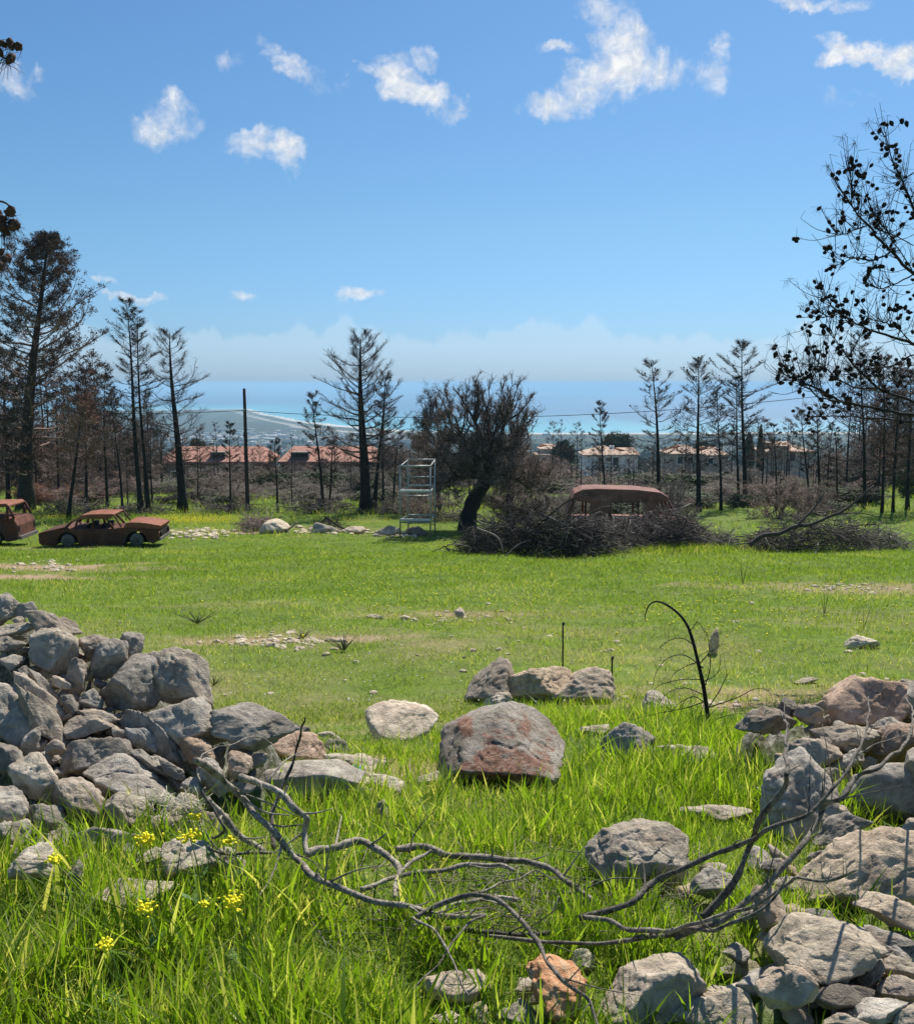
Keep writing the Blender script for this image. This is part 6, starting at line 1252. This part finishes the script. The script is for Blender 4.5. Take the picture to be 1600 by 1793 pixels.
for sy in (-1, 1):
    for nm, a, b_ in (('pillar', (650, 402), (672, 316)), ('pillar', (812, 402), (812, 308)), ('pillar', (1000, 402), (938, 312)), ('pillar', (570, 384), (640, 312))):
        mb = MB(); A = np.array([cx(a[0]), sy*W*.93, czz(a[1])]); B = np.array([cx(b_[0]), sy*W*.80, czz(b_[1])]); mb.tubes(np.array([A, B]), np.array([.045, .035]), 6); mb.build(nm, M['rust_car'], car)
    for (a, b_) in ((672, 812), (818, 1072)):
        db = prism([(cx(a), czz(408)), (cx(b_), czz(408)), (cx(b_), czz(550)), (cx(a+(20 if a == 672 else 0)), czz(550))], sy*(W+.004), sy*(W+.016), .004); dr_ = bm_obj('door', db, M['rust_car'], car)
        h = MB(); h.box((cx(b_ if a == 672 else 850) - (.08 if a == 672 else 0), sy*(W+.03), czz(432)), (.12, .02, .02)); h.build('handle', M['steel'], dr_, False)
    hl = MB(); hl.tubes(np.array([[cx(1418), sy*W*.70, czz(455)], [cx(1436), sy*W*.70, czz(455)]]), np.array([.10, .10]), 14); hl.build('headlight', M['black'], car)
for a in ((1072, 392, 1002, 272), ):
    for sy in (-1, 1): mb = MB(); mb.tubes(np.array([[cx(a[0]), sy*W*.86, czz(a[1])], [cx(a[2]), sy*W*.78, czz(a[3])]]), np.array([.03, .03]), 6); mb.build('windscreen_pillar', M['rust_car'], car)
mb = MB(); mb.box((cx(1424), 0, czz(452)), (.03, W*1.0, .16)); mb.build('grille', M['black'], car, False); mb = MB(); mb.box((cx(1420), 0, czz(505)), (.10, W*1.9, .09)); mb.build('bumper', M['steel'], car, False)
mb = MB()
for x_ in (760, 900):
    for sy in (-.36, .36): mb = MB(); mb.box((cx(x_), sy, .58), (.12, .45, .42)); mb.build('seat_frame', M['black'], car, False)
for x_ in (580, 1212):
    for sy in (-1, 1): wheel(car, cx(x_), sy*(W-.10), .235, .15, z=.255)
# off-roader cut by the left edge, rear towards the saloon
g = G(-14, 956); d = g[1]; k2 = d/F/5
def ox(px): return (px-20)*k2
def oz(py): return (590-py)*k2
suv = empty('rusted_offroader', (g[0], g[1]+.8, g[2]-.04), 'boxy burnt-out rusted off-roader half cut off by the left edge', 'car', rz=R(2)); W2 = .82
arch2 = arc(ox(30), .40, math.pi*.02, math.pi*.98, 9, oz(535)); arch3 = arc(ox(-500), .40, math.pi*.02, math.pi*.98, 9, oz(535))
body = [(ox(-700), oz(540)), (ox(-705), oz(400)), (ox(-640), oz(365)), (ox(-430), oz(350)), (ox(-400), oz(335)), (ox(160), oz(335)), (ox(215), oz(335)), (ox(248), oz(400)), (ox(250), oz(500)), (ox(215), oz(535)), (ox(140), oz(545))]+arch2+[(ox(-80), oz(560)), (ox(-380), oz(560))]+arch3
bm_obj('body', prism(body, -W2, W2, .03), M['rust_car'], suv)
bm_obj('roof', prism([(ox(-300), oz(232)), (ox(-280), oz(212)), (ox(150), oz(205)), (ox(172), oz(222)), (ox(172), oz(236)), (ox(-300), oz(242))], -W2*.9, W2*.9, .02), M['rust_hood'], suv)
mb = MB(); mb.box((ox(-240), 0, .3), (3.6, 1.3, .2)); mb.build('underbody', M['black'], suv, False)
for sy in (-1, 1):
    for (a, b_) in (((-400, 338), (-300, 236)), ((-160, 338), (-155, 236)), ((5, 338), (8, 236)), ((160, 338), (158, 236)), ((215, 338), (172, 230))):
        mb = MB(); mb.tubes(np.array([[ox(a[0]), sy*W2*.95, oz(a[1])], [ox(b_[0]), sy*W2*.87, oz(b_[1])]]), np.array([.055, .045]), 6); mb.build('pillar', M['rust_car'], suv)
    dd = prism([(ox(-380), oz(345)), (ox(-140), oz(345)), (ox(-140), oz(545)), (ox(-360), oz(545))], sy*(W2+.004), sy*(W2+.016), .004); bm_obj('door', dd, M['rust_car'], suv)
    tl = MB(); tl.box((ox(246), sy*W2*.85, oz(430)), (.05, .12, .22)); tl.build('tail_light', M['black'], suv, False)
mb = MB(); mb.box((ox(262), 0, oz(510)), (.10, W2*1.9, .12)); mb.build('bumper', M['steel'], suv, False)
for x_ in (30, -500):
    for sy in (-1, 1): wheel(suv, ox(x_), sy*(W2-.1), .27, .18, z=.29)
# van half buried by brushwood on the right
g = G(1090, 948); d = g[1]+2.2; g = np.array([ray(1090, 900)[0]*d, d, float(base(ray(1090, 900)[0]*d, d))]); k3 = d/F
def vx(u): return (u-1090)*k3
gz = (ray(1090, 900)*d)[2]
def vz(v): return (ray(1090, v)*d)[2]-g[2]
van = empty('rusted_van', tuple(g), 'rusted van with long pinkish roof standing behind the brush piles', 'van', rz=R(-3)); W3 = .85
fa = arc(vx(1175), .36, math.pi*.02, math.pi*.98, 9, .3); ra = arc(vx(1025), .36, math.pi*.02, math.pi*.98, 9, .3)
bm_obj('body', prism([(vx(986), .3), (vx(984), vz(920)), (vx(990), vz(905)), (vx(1160), vz(905)), (vx(1185), vz(908)), (vx(1218), vz(914)), (vx(1226), vz(925)), (vx(1224), .3)]+fa+[(vx(1130), .25), (vx(1070), .25)]+ra, -W3, W3, .04), M['rust_van'], van)
bm_obj('roof', prism([(vx(997), vz(872)), (vx(1003), vz(860)), (vx(1016), vz(853.5)), (vx(1040), vz(852)), (vx(1110), vz(853.5)), (vx(1150), vz(858)), (vx(1164), vz(866)), (vx(1166), vz(874)), (vx(1100), vz(876)), (vx(1030), vz(877))], -W3*.96, W3*.96, .04), M['rust_van'], van)
for sy in (-1, 1):
    for (a, b_) in (((990, 908), (1001, 872)), ((1022, 908), (1022, 874)), ((1065, 908), (1065, 874)), ((1112, 908), (1112, 874)), ((1165, 910), (1150, 872)), ((1186, 912), (1162, 870))):
        mb = MB(); mb.tubes(np.array([[vx(a[0]), sy*W3*.96, vz(a[1])], [vx(b_[0]), sy*W3*.9, vz(b_[1])]]), np.array([.05, .045]), 6); mb.build('pillar', M['rust_car'], van)
    bm_obj('door', prism([(vx(1068), vz(908)), (vx(1111), vz(908)), (vx(1111), .35), (vx(1068), .35)], sy*(W3+.004), sy*(W3+.016), .004), M['rust_van'], van)
    hl = MB(); hl.tubes(np.array([[vx(1224), sy*.6, vz(922)], [vx(1228.5), sy*.6, vz(922)]]), np.array([.10, .10]), 12); hl.build('headlight', M['black'], van)
for (p0, p1) in ((1028, 1064), (1120, 1150)): bm_obj('side_panel', prism([(vx(p0), vz(907)), (vx(p1), vz(907)), (vx(p1-2), vz(875)), (vx(p0+2), vz(875))], -W3*.93, -W3*.90), M['rust_van'], van)
bm_obj('rear_panel', prism([(vx(986), vz(907)), (vx(996), vz(907)), (vx(1004), vz(875)), (vx(998), vz(875))], -W3*.9, W3*.9), M['rust_van'], van)
mb = MB(); mb.box((vx(1100), 0, .38), (3.2, 1.4, .25)); mb.build('underbody', M['black'], van, False)
for u_ in (1025, 1175):
    for sy in (-1, 1): wheel(van, vx(u_), sy*(W3-.1), .28, .17, z=.29)
# ------------------------------------------------------------------ brush piles
def pile(name, lab, balls, mats, seed, n, logs=()):
    """balls: (u centre, v top, v base, half width px)"""
    rr = np.random.default_rng(seed); g = G(balls[0][0], balls[0][2]); d = g[1]; s = d/F; mb = MB()
    for (u, vt, vb, hw) in balls:
        b = G(u, vb); d_ = b[1]+.4; H = (vb-vt)*s; m = int(n*hw/100); 
        ux = np.clip(rr.normal(0, .45, m), -1.15, 1.15); yy_ = rr.normal(0, .55, m); hm = H*np.clip(1-ux**2*.75-yy_**2*.3, .08, 1)*(.6+.55*np.sin(ux*7+seed*2)**2); z = hm*rr.uniform(0, 1, m)**.8
        C = np.stack([b[0]+ux*hw*s, d_+yy_+.4, b[2]+z], -1); a = rr.uniform(0, 6.28, m); el = rr.normal(.15, .45, m); ln = rr.uniform(.15, 1.0, m)*rr.choice([1, 1, 1.7], m)
        D = np.stack([np.cos(a)*np.cos(el), np.sin(a)*np.cos(el), np.sin(el)], -1)*ln[:, None]*.5; bend = rr.normal(0, .07, (m, 3))
        rad = rr.choice([.006, .009, .013, .022], m, p=[.50, .30, .14, .06]); mi = rr.random(m) < (.12 if seed == 1 else .30)
        for q, mt in ((~mi, 0), (mi, 1)):
            Pp = np.stack([C-D, C-D*.35+bend, C+D*.35+bend*.6, C+D], 1)[q]; mb.tubes(Pp, rad[q][:, None]*np.array([1, .9, .7, .35]), 4, True, mt)
    for (pts, r_, mt) in logs:
        p = smooth_path([G(u, v)*1.0 if dz is None else P(u, v, d-dz) for (u, v, dz) in pts], 5); mb.tubes(p, np.linspace(r_, r_*.4, len(p)), 6, True, mt)
    o = mb.build(name, [M[m] for m in mats]); tag(o, lab, 'brush pile'); return o
pile('brush_pile', 'heap of charred black branches at the meadow edge below the round burnt tree', [(900,905,972,75),(850,925,972,55),(960,895,976,60),(1010,915,976,50)], ['char', 'twig_grey'], 1, 1150,
     [([(835,925,.6),(870,940,.9),(880,965,1.0),(885,975,1.0)], .03, 1), ([(885,974,1.1),(905,955,1.0),(930,945,.8)], .022, 1), ([(960,905,.4),(1000,925,.6),(1050,950,.5)], .035, 1), ([(930,930,.2),(990,880,.1),(1030,865,.0)], .03, 0), ([(870,930,.2),(920,905,0),(960,870,0)], .02, 0)])
pile('brush_pile', 'tangle of grey burnt twigs piled against the rusted van', [(1090,912,966,60),(1140,902,962,60),(1195,888,962,55),(1050,912,972,45),(1222,915,960,30),(1180,868,935,35)], ['twig_dark', 'twig_grey'], 2, 1300)
pile('brush_pile', 'sprawling dead branches with a charred slanting log at the right', [(1400,905,966,70),(1470,895,966,65),(1352,935,966,38),(1510,915,966,40)], ['twig_dark', 'twig_grey'], 3, 700, [([(1312,955,.4),(1335,938,.3),(1365,934,.3),(1390,922,.2),(1420,918,.1),(1455,903,0),(1480,892,0),(1530,850,0)], .085, 0), ([(1390,925,.2),(1425,890,0),(1445,860,0)], .045, 0), ([(1455,903,0),(1500,898,.1),(1540,905,.1)], .03, 0)])
pile('brush_pile', 'low greenish brushwood right of the slanting charred log', [(1560,930,962,50)], ['twig_grey', 'leaf_olive'], 14, 800)
pile('brush_pile', 'low greenish brushwood left of the slanting charred log', [(1275,938,962,34)], ['twig_grey', 'leaf_olive'], 4, 800)
pile('brush_pile', 'small heap of brown branches beside the far white-topped boulder', [(435,905,932,28),(455,915,930,20)], ['twig_brown', 'twig_grey'], 5, 900, [([(500,930,.2),(512,922,.1),(522,914,0)], .05, 0)])
pile('brush_pile', 'few crossed black branches over the far row of stones', [(572,912,932,30)], ['char', 'twig_dark'], 6, 420, [([(545,930,.2),(570,908,.1),(575,903,0)], .04, 0), ([(568,905,.1),(595,922,.1),(612,932,.2)], .04, 0)])
pile('brush_pile', 'long low band of dead twigs under the burnt trees behind the meadow', [(400,885,900,80),(560,882,900,90),(680,885,902,70),(800,900,915,60),(120,880,905,80),(240,885,900,60)], ['twig_dark', 'twig_grey'], 7, 700)
# taller grass blades at the foot of the brush piles
nn_ = 4500; U = RNG.normal(1190, 70, nn_); Vv_ = RNG.normal(962, 5, nn_); pp = np.array([G(a, b) for a, b in zip(U, Vv_)])
o = blades('tall_meadow_grass', pp[:, 0], pp[:, 1], pp[:, 2], RNG.uniform(.10, .32, nn_), RNG.uniform(.012, .02, nn_), M['meadow'], seg=2, lean=.3, curl=.4); tag(o, 'taller green grass at the foot of the twig tangle', 'grass', kind='stuff')
